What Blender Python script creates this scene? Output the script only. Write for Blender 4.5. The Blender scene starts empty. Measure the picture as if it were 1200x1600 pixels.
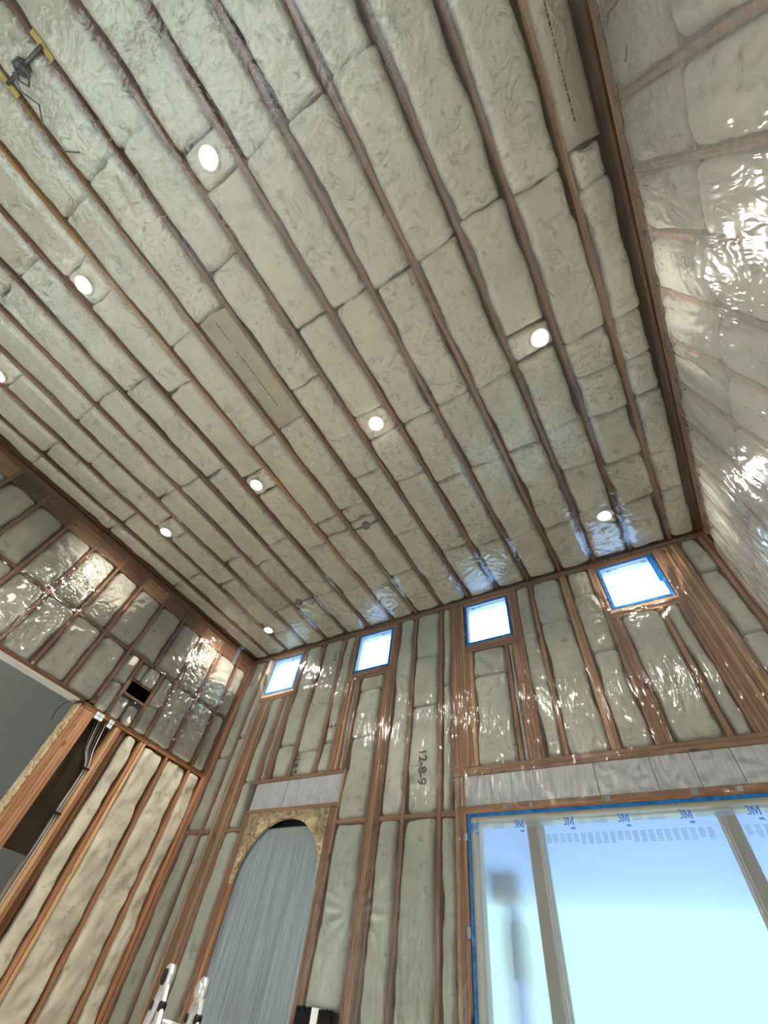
import bpy, bmesh, math, random
import numpy as np
from mathutils import Matrix, Vector

# ------------------------------------------------------------------ camera, world, lights, exposure
SC = bpy.context.scene
COL = SC.collection
EYE = 1.5                      # camera height above the floor
FPX = 637.92                   # focal length in pixels of the 1200x1600 frame
cam_data = bpy.data.cameras.new('camera')
cam_data.sensor_fit = 'VERTICAL'
cam_data.sensor_height = 24.0
cam_data.lens = 24.0 * FPX / 1600.0
cam_data.clip_start = 0.02
camera = bpy.data.objects.new('camera', cam_data)
COL.objects.link(camera)
RIGHT = Vector((0.85024899, 0.51221063, 0.12131333))
DOWN = Vector((-0.354758, 0.72786756, -0.58681818))
FWD = Vector((-0.38887454, 0.45590469, 0.80057948))
camera.matrix_world = Matrix(((RIGHT.x, -DOWN.x, -FWD.x, 0), (RIGHT.y, -DOWN.y, -FWD.y, 0),
                              (RIGHT.z, -DOWN.z, -FWD.z, EYE), (0, 0, 0, 1)))
SC.camera = camera

world = bpy.data.worlds.new('sky')
SC.world = world
world.use_nodes = True
wn = world.node_tree
# overcast sky: dim towards the tree line, bright overhead
_tc = wn.nodes.new('ShaderNodeTexCoord'); _sp = wn.nodes.new('ShaderNodeSeparateXYZ'); _cr = wn.nodes.new('ShaderNodeValToRGB')
wn.links.new(_tc.outputs['Generated'], _sp.inputs[0]); wn.links.new(_sp.outputs['Z'], _cr.inputs[0]); wn.links.new(_cr.outputs[0], wn.nodes['Background'].inputs['Color'])
_e = _cr.color_ramp.elements; _e[0].position = 0.0; _e[0].color = (0.12, 0.155, 0.155, 1); _e[1].position = 0.62; _e[1].color = (0.72, 0.90, 1.0, 1)
_q = _e.new(0.05); _q.color = (0.104, 0.128, 0.120, 1); _q = _e.new(0.27); _q.color = (0.115, 0.145, 0.150, 1)
wn.nodes['Background'].inputs['Strength'].default_value = 9.0

SC.view_settings.view_transform = 'Standard'
SC.view_settings.look = 'None'
SC.view_settings.exposure = 0.14
SC.view_settings.gamma = 1.0
SC.view_settings.use_curve_mapping = False
LAMP_STRENGTH = 1150.0
DOWNLIGHT_WATTS = 52.0

def area_light(name, loc, rot, sx, sy, power, color):
    d = bpy.data.lights.new(name, 'AREA')
    d.shape = 'RECTANGLE'; d.size = sx; d.size_y = sy; d.energy = power; d.color = color
    o = bpy.data.objects.new(name, d); COL.objects.link(o)
    o.location = loc; o.rotation_euler = rot
    return o
# added fill lamp at the unseen rear wall's opening, brightens the room from behind
area_light('rear_fill_light', (-2.2, -3.95, 1.15), (math.radians(-90 + 180), 0, 0), 5.6, 2.0, 14, (1.0, 0.98, 0.95))

# ------------------------------------------------------------------ room dimensions (metres)
H = 5.40          # underside of joists
XL, XR = -5.60, 1.17
YB = 3.985        # stud faces of the window wall
YR = -3.9         # rear wall
SP = 0.4064

RNG = random.Random(7)

# ------------------------------------------------------------------ numpy noise
def _hash(ix, iy, seed):
    h = (ix.astype(np.int64) * 374761393 + iy.astype(np.int64) * 668265263 + seed * 2147483647) & 0xffffffff
    h = ((h ^ (h >> 13)) * 1274126177) & 0xffffffff
    h = (h ^ (h >> 16)) & 0xffffffff
    return h / 4294967295.0 * 2 - 1
def vn(x, y, seed=0):
    x = np.asarray(x, float); y = np.asarray(y, float)
    ix = np.floor(x); iy = np.floor(y)
    fx = x - ix; fy = y - iy
    fx = fx * fx * fx * (fx * (fx * 6 - 15) + 10); fy = fy * fy * fy * (fy * (fy * 6 - 15) + 10)
    a = _hash(ix, iy, seed); b = _hash(ix + 1, iy, seed); c = _hash(ix, iy + 1, seed); d = _hash(ix + 1, iy + 1, seed)
    return (a * (1 - fx) + b * fx) * (1 - fy) + (c * (1 - fx) + d * fx) * fy
def fbm(x, y, seed=0, octv=3):
    s = 0; a = 1.0; t = 0
    for k in range(octv):
        s = s + a * vn(x * 2 ** k, y * 2 ** k, seed + 17 * k); t += a; a *= 0.5
    return s / t
def sstep(t):
    t = np.clip(t, 0, 1); return t * t * (3 - 2 * t)

# ------------------------------------------------------------------ materials
def mat(name):
    m = bpy.data.materials.new(name); m.use_nodes = True
    nt = m.node_tree
    for n in list(nt.nodes): nt.nodes.remove(n)
    out = nt.nodes.new('ShaderNodeOutputMaterial')
    return m, nt, out
def nd(nt, typ, **kw):
    n = nt.nodes.new(typ)
    for k, v in kw.items(): setattr(n, k, v)
    return n
def lk(nt, a, b): nt.links.new(a, b)
def ramp(nt, fac, stops):
    r = nt.nodes.new('ShaderNodeValToRGB')
    el = r.color_ramp.elements
    while len(el) < len(stops): el.new(0.5)
    for e, (p, c) in zip(el, stops):
        e.position = p; e.color = (*c, 1) if len(c) == 3 else c
    lk(nt, fac, r.inputs[0])
    return r.outputs[0]
def coords(nt, scale=(1, 1, 1), rand=True):
    tc = nd(nt, 'ShaderNodeTexCoord'); mp = nd(nt, 'ShaderNodeMapping')
    mp.inputs['Scale'].default_value = scale
    src = tc.outputs['Object']
    if rand:
        oi = nd(nt, 'ShaderNodeObjectInfo'); mu = nd(nt, 'ShaderNodeVectorMath', operation='SCALE')
        mu.inputs[0].default_value = (37.0, 53.0, 71.0); lk(nt, oi.outputs['Random'], mu.inputs['Scale'])
        ad = nd(nt, 'ShaderNodeVectorMath', operation='ADD')
        lk(nt, src, ad.inputs[0]); lk(nt, mu.outputs[0], ad.inputs[1]); src = ad.outputs[0]
    lk(nt, src, mp.inputs['Vector'])
    return mp.outputs[0]
def noise(nt, vec, scale, detail=4, rough=0.55, dist=0.0, typ=None):
    n = nd(nt, 'ShaderNodeTexNoise')
    if typ:
        n.noise_type = typ
    n.inputs['Scale'].default_value = scale; n.inputs['Detail'].default_value = detail
    n.inputs['Roughness'].default_value = rough; n.inputs['Distortion'].default_value = dist
    lk(nt, vec, n.inputs['Vector'])
    return n.outputs[0]
def bump(nt, h, strength, dist):
    b = nd(nt, 'ShaderNodeBump'); b.inputs['Strength'].default_value = strength; b.inputs['Distance'].default_value = dist
    lk(nt, h, b.inputs['Height']); return b.outputs[0]
def princ(nt, out, rough=0.6, spec=0.3, metal=0.0):
    p = nd(nt, 'ShaderNodeBsdfPrincipled')
    p.inputs['Roughness'].default_value = rough
    p.inputs['Specular IOR Level'].default_value = spec
    p.inputs['Metallic'].default_value = metal
    lk(nt, p.outputs[0], out.inputs[0]); return p
def mixc(nt, fac, a, b, mode='MIX'):
    m = nd(nt, 'ShaderNodeMix', data_type='RGBA', blend_type=mode)
    if isinstance(fac, float): m.inputs[0].default_value = fac
    else: lk(nt, fac, m.inputs[0])
    for i, c in ((6, a), (7, b)):
        if isinstance(c, tuple): m.inputs[i].default_value = (*c, 1)
        else: lk(nt, c, m.inputs[i])
    return m.outputs[2]

def wood(name, axis, c1, c2, c3):
    m, nt, out = mat(name)
    s = [26, 26, 26]; s[axis] = 1.1
    v = coords(nt, tuple(s))
    n = noise(nt, v, 1.6, 5, 0.6, 0.6)
    col = ramp(nt, n, [(0.30, c1), (0.52, c2), (0.72, c3)])
    oi = nd(nt, 'ShaderNodeObjectInfo')
    hs = nd(nt, 'ShaderNodeHueSaturation')
    mr = nd(nt, 'ShaderNodeMapRange'); mr.inputs[3].default_value = 0.78; mr.inputs[4].default_value = 1.22
    lk(nt, oi.outputs['Random'], mr.inputs[0]); lk(nt, mr.outputs[0], hs.inputs['Value']); lk(nt, col, hs.inputs['Color'])
    # knots
    ks = [5.5, 5.5, 5.5]; ks[axis] = 2.4
    vk = coords(nt, tuple(ks)); vo = nd(nt, 'ShaderNodeTexVoronoi'); vo.inputs['Scale'].default_value = 1.0
    lk(nt, vk, vo.inputs['Vector'])
    kf = ramp(nt, vo.outputs['Distance'], [(0.05, (1, 1, 1)), (0.13, (0, 0, 0))])
    c = mixc(nt, kf, hs.outputs[0], (0.09, 0.035, 0.015))
    p = princ(nt, out, 0.65, 0.25); lk(nt, c, p.inputs['Base Color'])
    lk(nt, bump(nt, n, 0.35, 0.004), p.inputs['Normal'])
    return m
WC = ((0.21, 0.092, 0.042), (0.36, 0.180, 0.095), (0.49, 0.28, 0.160))
WX = wood('framing_lumber_x', 0, *WC); WY = wood('framing_lumber_y', 1, (0.14, 0.058, 0.023), (0.25, 0.115, 0.055), (0.36, 0.19, 0.10)); WZ = wood('framing_lumber_z', 2, *WC)
WDY = wood('dark_lumber_y', 1, (0.07, 0.028, 0.012), (0.13, 0.056, 0.026), (0.20, 0.095, 0.05)); WDZ = wood('dark_lumber_z', 2, (0.09, 0.036, 0.014), (0.16, 0.07, 0.03), (0.24, 0.115, 0.055))
WL = ((0.38, 0.21, 0.10), (0.55, 0.33, 0.17), (0.68, 0.44, 0.25))
WLY = wood('pale_lumber_y', 1, *WL); WLZ = wood('pale_lumber_z', 2, *WL)
WOY = wood('yellow_lumber_y', 1, (0.27, 0.13, 0.045), (0.43, 0.24, 0.09), (0.58, 0.36, 0.16))

def fibreglass(name, base, dark, crinkle, cscale=9.0, cdist=0.012, rough=0.9):
    m, nt, out = mat(name)
    v = coords(nt)
    big = noise(nt, v, 2.6, 4, 0.6)
    fine = noise(nt, v, 30, 3, 0.6)
    c = mixc(nt, ramp(nt, big, [(0.36, (0, 0, 0)), (0.66, (1, 1, 1))]), dark, base)
    spots = ramp(nt, noise(nt, v, 7.5, 5, 0.7), [(0.33, (1, 1, 1)), (0.43, (0, 0, 0))])
    c = mixc(nt, spots, c, (dark[0] * 0.74, dark[1] * 0.75, dark[2] * 0.77))
    p = princ(nt, out, rough, 0.2); lk(nt, c, p.inputs['Base Color'])
    p.inputs['Sheen Weight'].default_value = 0.15
    h = fine
    nrm = bump(nt, fine, 0.4, 0.006)
    if crinkle > 0:
        r = noise(nt, v, cscale, 2.5, 0.5, 1.4, 'RIDGED_MULTIFRACTAL')
        b = nd(nt, 'ShaderNodeBump'); b.inputs['Strength'].default_value = crinkle; b.inputs['Distance'].default_value = cdist
        lk(nt, r, b.inputs['Height']); lk(nt, nrm, b.inputs['Normal']); nrm = b.outputs[0]
    lk(nt, nrm, p.inputs['Normal'])
    return m
CB = (0.73, 0.72, 0.61)
M_BATT = [fibreglass('glass_wool_plain', CB, (0.62, 0.61, 0.51), 0.5, 8, 0.018),
          fibreglass('glass_wool_crinkled', CB, (0.66, 0.65, 0.55), 1.0, 8.0, 0.036),
          fibreglass('glass_wool_fine_crinkle', (0.76, 0.75, 0.64), (0.64, 0.63, 0.53), 1.0, 12, 0.030)]
M_TAN = fibreglass('glass_wool_tan', (0.53, 0.475, 0.355), (0.43, 0.38, 0.28), 0.12)
M_FLUFF = fibreglass('glass_wool_unfaced', (0.60, 0.56, 0.46), (0.46, 0.42, 0.33), 0.22, 7, 0.02)
M_SBATT = fibreglass('side_wall_wool', (0.72, 0.715, 0.62), (0.58, 0.575, 0.50), 0.35, 5, 0.02)
M_WBATT = [fibreglass('wall_wool_a', (0.64, 0.635, 0.53), (0.50, 0.495, 0.41), 0.45, 6, 0.025),
           fibreglass('wall_wool_b', (0.66, 0.66, 0.57), (0.53, 0.53, 0.46), 0.35, 5, 0.025)]

def plastic(name, haze, hazecol, gloss, rough, sc, bstr, bdist, stretch=(1, 1, 1), extra=0.0):
    m, nt, out = mat(name)
    v = coords(nt, stretch, rand=False)
    r1 = noise(nt, v, sc, 3, 0.55, 1.6, 'RIDGED_MULTIFRACTAL')
    r2 = noise(nt, v, sc * 0.35, 3, 0.5, 0.8)
    nrm = bump(nt, r1, bstr, bdist)
    b2 = nd(nt, 'ShaderNodeBump'); b2.inputs['Strength'].default_value = bstr; b2.inputs['Distance'].default_value = bdist * 3
    lk(nt, r2, b2.inputs['Height']); lk(nt, nrm, b2.inputs['Normal']); nrm = b2.outputs[0]
    tr = nd(nt, 'ShaderNodeBsdfTransparent')
    df = nd(nt, 'ShaderNodeBsdfDiffuse'); df.inputs['Color'].default_value = (*hazecol, 1); lk(nt, nrm, df.inputs['Normal'])
    tl = nd(nt, 'ShaderNodeBsdfTranslucent'); tl.inputs['Color'].default_value = (*hazecol, 1)
    hz = nd(nt, 'ShaderNodeMixShader'); hz.inputs[0].default_value = 0.4
    lk(nt, df.outputs[0], hz.inputs[1]); lk(nt, tl.outputs[0], hz.inputs[2])
    m1 = nd(nt, 'ShaderNodeMixShader')
    # creases in the film are milkier; the whitened lines also imitate streak highlights
    r3 = noise(nt, v, sc * 0.8, 3, 0.5, 1.0, 'RIDGED_MULTIFRACTAL')
    hm = nd(nt, 'ShaderNodeMapRange'); hm.inputs[1].default_value = 0.55; hm.inputs[2].default_value = 1.05
    hm.inputs[3].default_value = haze * 0.5; hm.inputs[4].default_value = min(0.6, haze * 2.2 + 0.10)
    lk(nt, r3, hm.inputs[0]); lk(nt, hm.outputs[0], m1.inputs[0])
    lk(nt, tr.outputs[0], m1.inputs[1]); lk(nt, hz.outputs[0], m1.inputs[2])
    gl = nd(nt, 'ShaderNodeBsdfGlossy'); gl.inputs['Roughness'].default_value = rough
    gl.inputs['Color'].default_value = (1, 1, 1, 1); lk(nt, nrm, gl.inputs['Normal'])
    fr = nd(nt, 'ShaderNodeFresnel'); fr.inputs['IOR'].default_value = 1.5; lk(nt, nrm, fr.inputs['Normal'])
    mu = nd(nt, 'ShaderNodeMath', operation='MULTIPLY'); mu.inputs[1].default_value = gloss; mu.use_clamp = True
    lk(nt, fr.outputs[0], mu.inputs[0])
    m2 = nd(nt, 'ShaderNodeMixShader'); lk(nt, mu.outputs[0], m2.inputs[0])
    lk(nt, m1.outputs[0], m2.inputs[1]); lk(nt, gl.outputs[0], m2.inputs[2])
    lk(nt, m2.outputs[0], out.inputs[0])
    return m
M_POLY_C = plastic('poly_sheet_ceiling', 0.05, (0.75, 0.75, 0.72), 2.4, 0.13, 12, 0.6, 0.010)
M_POLY_B = plastic('poly_sheet_window_wall', 0.09, (0.8, 0.8, 0.78), 1.15, 0.10, 13, 0.65, 0.012, (1, 1, 0.3))
M_POLY_L = plastic('poly_sheet_left_wall', 0.05, (0.8, 0.8, 0.78), 1.5, 0.10, 11, 0.7, 0.014, (1, 0.6, 1))
M_POLY_R = plastic('poly_sheet_right_wall', 0.44, (0.88, 0.90, 0.88), 1.3, 0.11, 14, 0.6, 0.014, (1, 1, 0.35))
M_POLY_A = plastic('poly_sheet_arch', 0.16, (0.75, 0.80, 0.82), 2.0, 0.15, 6, 0.5, 0.02, (3.5, 1, 0.12))

def plain(name, col, rough=0.6, spec=0.3, metal=0.0, nscale=6, namt=0.12, bstr=0.0, emit=None):
    m, nt, out = mat(name)
    v = coords(nt)
    n = noise(nt, v, nscale, 4, 0.6)
    c = mixc(nt, ramp(nt, n, [(0.3, (0, 0, 0)), (0.7, (1, 1, 1))]), tuple(x * (1 - namt) for x in col), tuple(min(1, x * (1 + namt * 0.6)) for x in col))
    p = princ(nt, out, rough, spec, metal); lk(nt, c, p.inputs['Base Color'])
    if bstr: lk(nt, bump(nt, n, bstr, 0.01), p.inputs['Normal'])
    if emit:
        p.inputs['Emission Color'].default_value = (*emit[0], 1); p.inputs['Emission Strength'].default_value = emit[1]
    return m
M_SHEATH = plain('plywood_sheathing', (0.30, 0.19, 0.11), 0.8, 0.2, 0, 3, 0.3, 0.1)
M_DRY = plain('drywall', (0.47, 0.48, 0.45), 0.85, 0.2, 0, 1.5, 0.06)
M_DARKPLY = plain('dark_brown_plywood', (0.045, 0.030, 0.018), 0.8, 0.2, 0, 3, 0.3, 0.1)  # very dark brown base colour for the cable bay's back panel
M_DRYEDGE = plain('drywall_edge', (0.62, 0.57, 0.53), 0.9, 0.1)
M_SUB = plain('subfloor', (0.76, 0.73, 0.66), 0.8, 0.2, 0, 2, 0.2)
M_GROUND = plain('outdoor_ground', (0.36, 0.38, 0.40), 0.9, 0.1)
M_SOFFIT = plain('porch_paint_blue_shade', (0.40, 0.47, 0.82), 0.8, 0.1)  # white soffit: the blue of its shade is put into the colour
M_POST = plain('porch_post_timber', (0.25, 0.24, 0.23), 0.8)
M_BRACK = plain('porch_bracket_timber', (0.36, 0.24, 0.13), 0.8)
M_BLACK = plain('black_plastic', (0.012, 0.012, 0.014), 0.5)
M_DUCT = plain('black_duct_lining', (0.004, 0.004, 0.004), 0.9, 0.0)
M_GREYBOX = plain('grey_metal', (0.17, 0.175, 0.18), 0.45, 0.5, 0.6)
M_GALV = plain('galvanised_steel', (0.50, 0.52, 0.55), 0.4, 0.5, 0.7, 20, 0.2)
M_ALU = plain('aluminium', (0.80, 0.82, 0.84), 0.30, 0.5, 0.55, 12, 0.2)
M_YEL = plain('yellow_bracket', (0.55, 0.44, 0.13), 0.6)
M_WHITE = plain('white_trim', (0.82, 0.81, 0.78), 0.5)
M_VINYL = plain('white_vinyl', (0.78, 0.80, 0.82), 0.4)
M_FRAMEW = plain('window_frame_wood', (0.52, 0.42, 0.30), 0.6, 0.3, 0, 4, 0.15)
M_MULL = plain('window_mullion_wood', (0.26, 0.18, 0.11), 0.6, 0.3, 0, 4, 0.2)
M_WIREW = plain('white_cable', (0.62, 0.60, 0.57), 0.5)
M_WIREB = plain('grey_cable', (0.12, 0.11, 0.11), 0.5)
M_INK = plain('black_ink', (0.07, 0.075, 0.07), 0.8)
M_BLUEINK = plain('blue_ink', (0.06, 0.20, 0.62), 0.7, 0.2, 0, 40, 0.05)
M_PALEINK = plain('pale_blue_ink', (0.30, 0.42, 0.62), 0.7, 0.2, 0, 60, 0.2)
M_TAB = plain('grey_tab', (0.33, 0.35, 0.36), 0.5)
M_LABEL = plain('white_label', (0.80, 0.83, 0.85), 0.5)
M_LABELINK = plain('blue_label_lines', (0.05, 0.14, 0.28), 0.6)
M_BRIST = plain('black_bristle', (0.012, 0.012, 0.013), 0.8, 0.2, 0, 60, 0.6, 0.8)

def lamp_mat():
    m, nt, out = mat('lit_lamp_lens')
    e = nd(nt, 'ShaderNodeEmission'); e.inputs['Color'].default_value = (1.0, 0.91, 0.79, 1); e.inputs['Strength'].default_value = LAMP_STRENGTH
    lk(nt, e.outputs[0], out.inputs[0]); return m
M_LAMP = lamp_mat()

def tape_mat():
    m, nt, out = mat('blue_masking_tape')
    v = coords(nt); n = noise(nt, v, 25, 3, 0.6)
    c = ramp(nt, n, [(0.3, (0.015, 0.13, 0.42)), (0.7, (0.05, 0.32, 0.78))])
    d = nd(nt, 'ShaderNodeBsdfDiffuse'); t = nd(nt, 'ShaderNodeBsdfTranslucent'); x = nd(nt, 'ShaderNodeMixShader')
    x.inputs[0].default_value = 0.35
    lk(nt, c, d.inputs[0]); lk(nt, c, t.inputs[0]); lk(nt, d.outputs[0], x.inputs[1]); lk(nt, t.outputs[0], x.inputs[2])
    lk(nt, x.outputs[0], out.inputs[0]); return m
M_TAPE = tape_mat()

def osb_mat():
    m, nt, out = mat('oriented_strand_board')
    v = coords(nt)
    vo = nd(nt, 'ShaderNodeTexVoronoi'); vo.inputs['Scale'].default_value = 38; vo.inputs['Randomness'].default_value = 1
    nz = nd(nt, 'ShaderNodeTexNoise'); nz.inputs['Scale'].default_value = 9; lk(nt, v, nz.inputs['Vector'])
    ad = nd(nt, 'ShaderNodeVectorMath', operation='ADD'); sc = nd(nt, 'ShaderNodeVectorMath', operation='SCALE')
    sc.inputs['Scale'].default_value = 0.16; lk(nt, nz.outputs[1], sc.inputs[0]); lk(nt, v, ad.inputs[0]); lk(nt, sc.outputs[0], ad.inputs[1])
    lk(nt, ad.outputs[0], vo.inputs['Vector'])
    sep = nd(nt, 'ShaderNodeSeparateColor'); lk(nt, vo.outputs['Color'], sep.inputs[0])
    c = ramp(nt, sep.outputs[0], [(0.0, (0.19, 0.125, 0.07)), (0.3, (0.40, 0.29, 0.17)), (0.65, (0.48, 0.37, 0.23)), (1.0, (0.60, 0.49, 0.33))])
    p = princ(nt, out, 0.6, 0.3); lk(nt, c, p.inputs['Base Color']); lk(nt, bump(nt, sep.outputs[0], 0.3, 0.003), p.inputs['Normal'])
    return m
M_OSB = osb_mat()

def foam_mat(name, col, stretch, edge):
    m, nt, out = mat(name)
    v = coords(nt, stretch); n = noise(nt, v, 5, 4, 0.6)
    c = mixc(nt, ramp(nt, n, [(0.30, (0, 0, 0)), (0.6, (1, 1, 1))]), edge, col)
    p = princ(nt, out, 0.45, 0.4); lk(nt, c, p.inputs['Base Color']); lk(nt, bump(nt, n, 0.3, 0.006), p.inputs['Normal'])
    return m
M_FOAM = foam_mat('foam_board', (0.66, 0.66, 0.67), (7, 1, 0.8), (0.50, 0.50, 0.52))
M_FOAMA = foam_mat('foam_board_arch', (0.52, 0.59, 0.62), (6, 1, 0.3), (0.36, 0.41, 0.44))

def film_mat():
    m, nt, out = mat('clear_masking_film')
    v = coords(nt, (1, 1, 1), False)
    n = noise(nt, v, 3.0, 4, 0.6, 1.0)
    nrm = bump(nt, n, 0.4, 0.02)
    tr = nd(nt, 'ShaderNodeBsdfTransparent'); tr.inputs[0].default_value = (0.93, 0.97, 1.0, 1)
    tl = nd(nt, 'ShaderNodeBsdfTranslucent'); tl.inputs[0].default_value = (0.80, 0.92, 1.0, 1)
    df = nd(nt, 'ShaderNodeBsdfDiffuse'); df.inputs[0].default_value = (0.75, 0.8, 0.85, 1)
    a = nd(nt, 'ShaderNodeMixShader'); a.inputs[0].default_value = 0.6; lk(nt, df.outputs[0], a.inputs[1]); lk(nt, tl.outputs[0], a.inputs[2])
    rf = nd(nt, 'ShaderNodeBsdfRefraction'); rf.inputs['IOR'].default_value = 1.10; rf.inputs['Roughness'].default_value = 0.50; rf.inputs['Color'].default_value = (0.93, 0.97, 1.0, 1)
    tm = nd(nt, 'ShaderNodeMixShader'); tm.inputs[0].default_value = 0.72; lk(nt, tr.outputs[0], tm.inputs[1]); lk(nt, rf.outputs[0], tm.inputs[2])
    b = nd(nt, 'ShaderNodeMixShader'); b.inputs[0].default_value = 0.20; lk(nt, tm.outputs[0], b.inputs[1]); lk(nt, a.outputs[0], b.inputs[2])
    gl = nd(nt, 'ShaderNodeBsdfGlossy'); gl.inputs['Roughness'].default_value = 0.2; lk(nt, nrm, gl.inputs['Normal'])
    c = nd(nt, 'ShaderNodeMixShader'); c.inputs[0].default_value = 0.04; lk(nt, b.outputs[0], c.inputs[1]); lk(nt, gl.outputs[0], c.inputs[2])
    lk(nt, c.outputs[0], out.inputs[0]); return m
M_FILM = film_mat()
def glass_mat():
    m, nt, out = mat('window_glass')
    tr = nd(nt, 'ShaderNodeBsdfTransparent'); tr.inputs[0].default_value = (0.86, 0.96, 0.96, 1)
    gl = nd(nt, 'ShaderNodeBsdfGlossy'); gl.inputs['Roughness'].default_value = 0.02
    c = nd(nt, 'ShaderNodeMixShader'); c.inputs[0].default_value = 0.05; lk(nt, tr.outputs[0], c.inputs[1]); lk(nt, gl.outputs[0], c.inputs[2])
    lk(nt, c.outputs[0], out.inputs[0]); return m
M_GLASS = glass_mat()

# ------------------------------------------------------------------ object helpers
def tag(o, label=None, cat=None, group=None, kind=None):
    if label: o['label'] = label
    if cat: o['category'] = cat
    if group: o['group'] = group
    if kind: o['kind'] = kind
    return o
def link(name, me, m, parent=None, loc=(0, 0, 0)):
    o = bpy.data.objects.new(name, me); COL.objects.link(o)
    if m is not None:
        me.materials.append(m)
    o.location = loc
    if parent is not None: o.parent = parent
    return o
def empty(name, loc=(0, 0, 0)):
    o = bpy.data.objects.new(name, None); COL.objects.link(o); o.location = loc; o.empty_display_size = 0.1
    return o
def box(name, x0, x1, y0, y1, z0, z1, m, parent=None, bev=0.003):
    """axis-aligned board; world z values; origin at its centre"""
    c = Vector(((x0 + x1) / 2, (y0 + y1) / 2, (z0 + z1) / 2))
    bm = bmesh.new(); bmesh.ops.create_cube(bm, size=1)
    d = (abs(x1 - x0), abs(y1 - y0), abs(z1 - z0))
    for v in bm.verts: v.co = Vector((v.co.x * d[0], v.co.y * d[1], v.co.z * d[2]))
    b = min(bev, min(d) * 0.2)
    if b > 0: bmesh.ops.bevel(bm, geom=bm.edges[:], offset=b, segments=1, affect='EDGES')
    me = bpy.data.meshes.new(name); bm.to_mesh(me); bm.free()
    if parent is not None: c = c - parent.matrix_basis.translation
    return link(name, me, m, parent, c)
def multibox(name, boxes, m, parent=None, bev=0.002):
    bm = bmesh.new()
    xs = [b for b in boxes]
    c = Vector((sum((b[0] + b[1]) / 2 for b in xs) / len(xs), sum((b[2] + b[3]) / 2 for b in xs) / len(xs), sum((b[4] + b[5]) / 2 for b in xs) / len(xs)))
    for b in boxes:
        t = bmesh.ops.create_cube(bm, size=1)['verts']
        for v in t:
            v.co = Vector(((b[0] + b[1]) / 2 + v.co.x * (b[1] - b[0]), (b[2] + b[3]) / 2 + v.co.y * (b[3] - b[2]), (b[4] + b[5]) / 2 + v.co.z * (b[5] - b[4]))) - c
    me = bpy.data.meshes.new(name); bm.to_mesh(me); bm.free()
    if parent is not None: c = c - parent.matrix_basis.translation
    return link(name, me, m, parent, c)
def tube_mesh(name, pts, r, seg=8):
    bm = bmesh.new(); rings = []
    pts = [Vector(p) for p in pts]
    for i, p in enumerate(pts):
        t = (pts[min(i + 1, len(pts) - 1)] - pts[max(i - 1, 0)]).normalized()
        a = t.orthogonal().normalized() if i == 0 else (prev - t * prev.dot(t)).normalized()
        prev = a; b = t.cross(a)
        rings.append([bm.verts.new(p + (a * math.cos(k * 2 * math.pi / seg) + b * math.sin(k * 2 * math.pi / seg)) * r) for k in range(seg)])
    for i in range(len(rings) - 1):
        for k in range(seg):
            bm.faces.new((rings[i][k], rings[i][(k + 1) % seg], rings[i + 1][(k + 1) % seg], rings[i + 1][k]))
    bm.faces.new(rings[0][::-1]); bm.faces.new(rings[-1])
    for f in bm.faces: f.smooth = True
    me = bpy.data.meshes.new(name); bm.to_mesh(me); bm.free(); return me
def cyl(name, p0, p1, r0, r1, m, parent=None, seg=24, bev=0.0):
    p0 = Vector(p0); p1 = Vector(p1); L = (p1 - p0).length
    bm = bmesh.new()
    bmesh.ops.create_cone(bm, cap_ends=True, segments=seg, radius1=r0, radius2=r1, depth=L)
    if bev: bmesh.ops.bevel(bm, geom=[e for e in bm.edges if len([f for f in e.link_faces if len(f.verts) > 4]) == 1], offset=bev, segments=2, affect='EDGES')
    for f in bm.faces: f.smooth = len(f.verts) == 4
    me = bpy.data.meshes.new(name); bm.to_mesh(me); bm.free()
    c = (p0 + p1) / 2
    o = link(name, me, m, parent, c - (parent.matrix_basis.translation if parent is not None else Vector((0, 0, 0))))
    o.rotation_mode = 'QUATERNION'; o.rotation_quaternion = Vector((0, 0, 1)).rotation_difference((p1 - p0).normalized())
    return o
def grid_mesh(name, P, closed_depth=None, nrm=None, smooth=True):
    """P: array (nu,nv,3) front surface; optional solid back at closed_depth along -nrm"""
    nu, nv = P.shape[:2]
    V = P.reshape(-1, 3)
    idx = np.arange(nu * nv).reshape(nu, nv)
    q = np.stack([idx[:-1, :-1], idx[1:, :-1], idx[1:, 1:], idx[:-1, 1:]], -1).reshape(-1, 4)
    faces = [tuple(int(k) for k in f) for f in q]
    if closed_depth:
        per = list(idx[:, 0]) + list(idx[-1, 1:]) + list(idx[-2::-1, -1]) + list(idx[0, -2:0:-1])
        per = [int(k) for k in per]
        B = V[per] - np.array(nrm) * 0
        d = (V[per] @ np.array(nrm)); back = V[per] - np.outer(d - (-closed_depth), np.array(nrm))
        n0 = len(V); V = np.vstack([V, back]); n = len(per)
        for k in range(n):
            faces.append((per[k], n0 + k, n0 + (k + 1) % n, per[(k + 1) % n]))
        faces.append(tuple(n0 + k for k in range(n - 1, -1, -1)))
    me = bpy.data.meshes.new(name)
    me.from_pydata([tuple(v) for v in V], [], faces)
    me.update()
    # make sure the front looks along +nrm
    if nrm is not None and len(me.polygons) and me.polygons[0].normal.dot(Vector(nrm)) < 0:
        me.flip_normals()
    if smooth: me.polygons.foreach_set('use_smooth', [True] * len(me.polygons))
    return me

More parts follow.
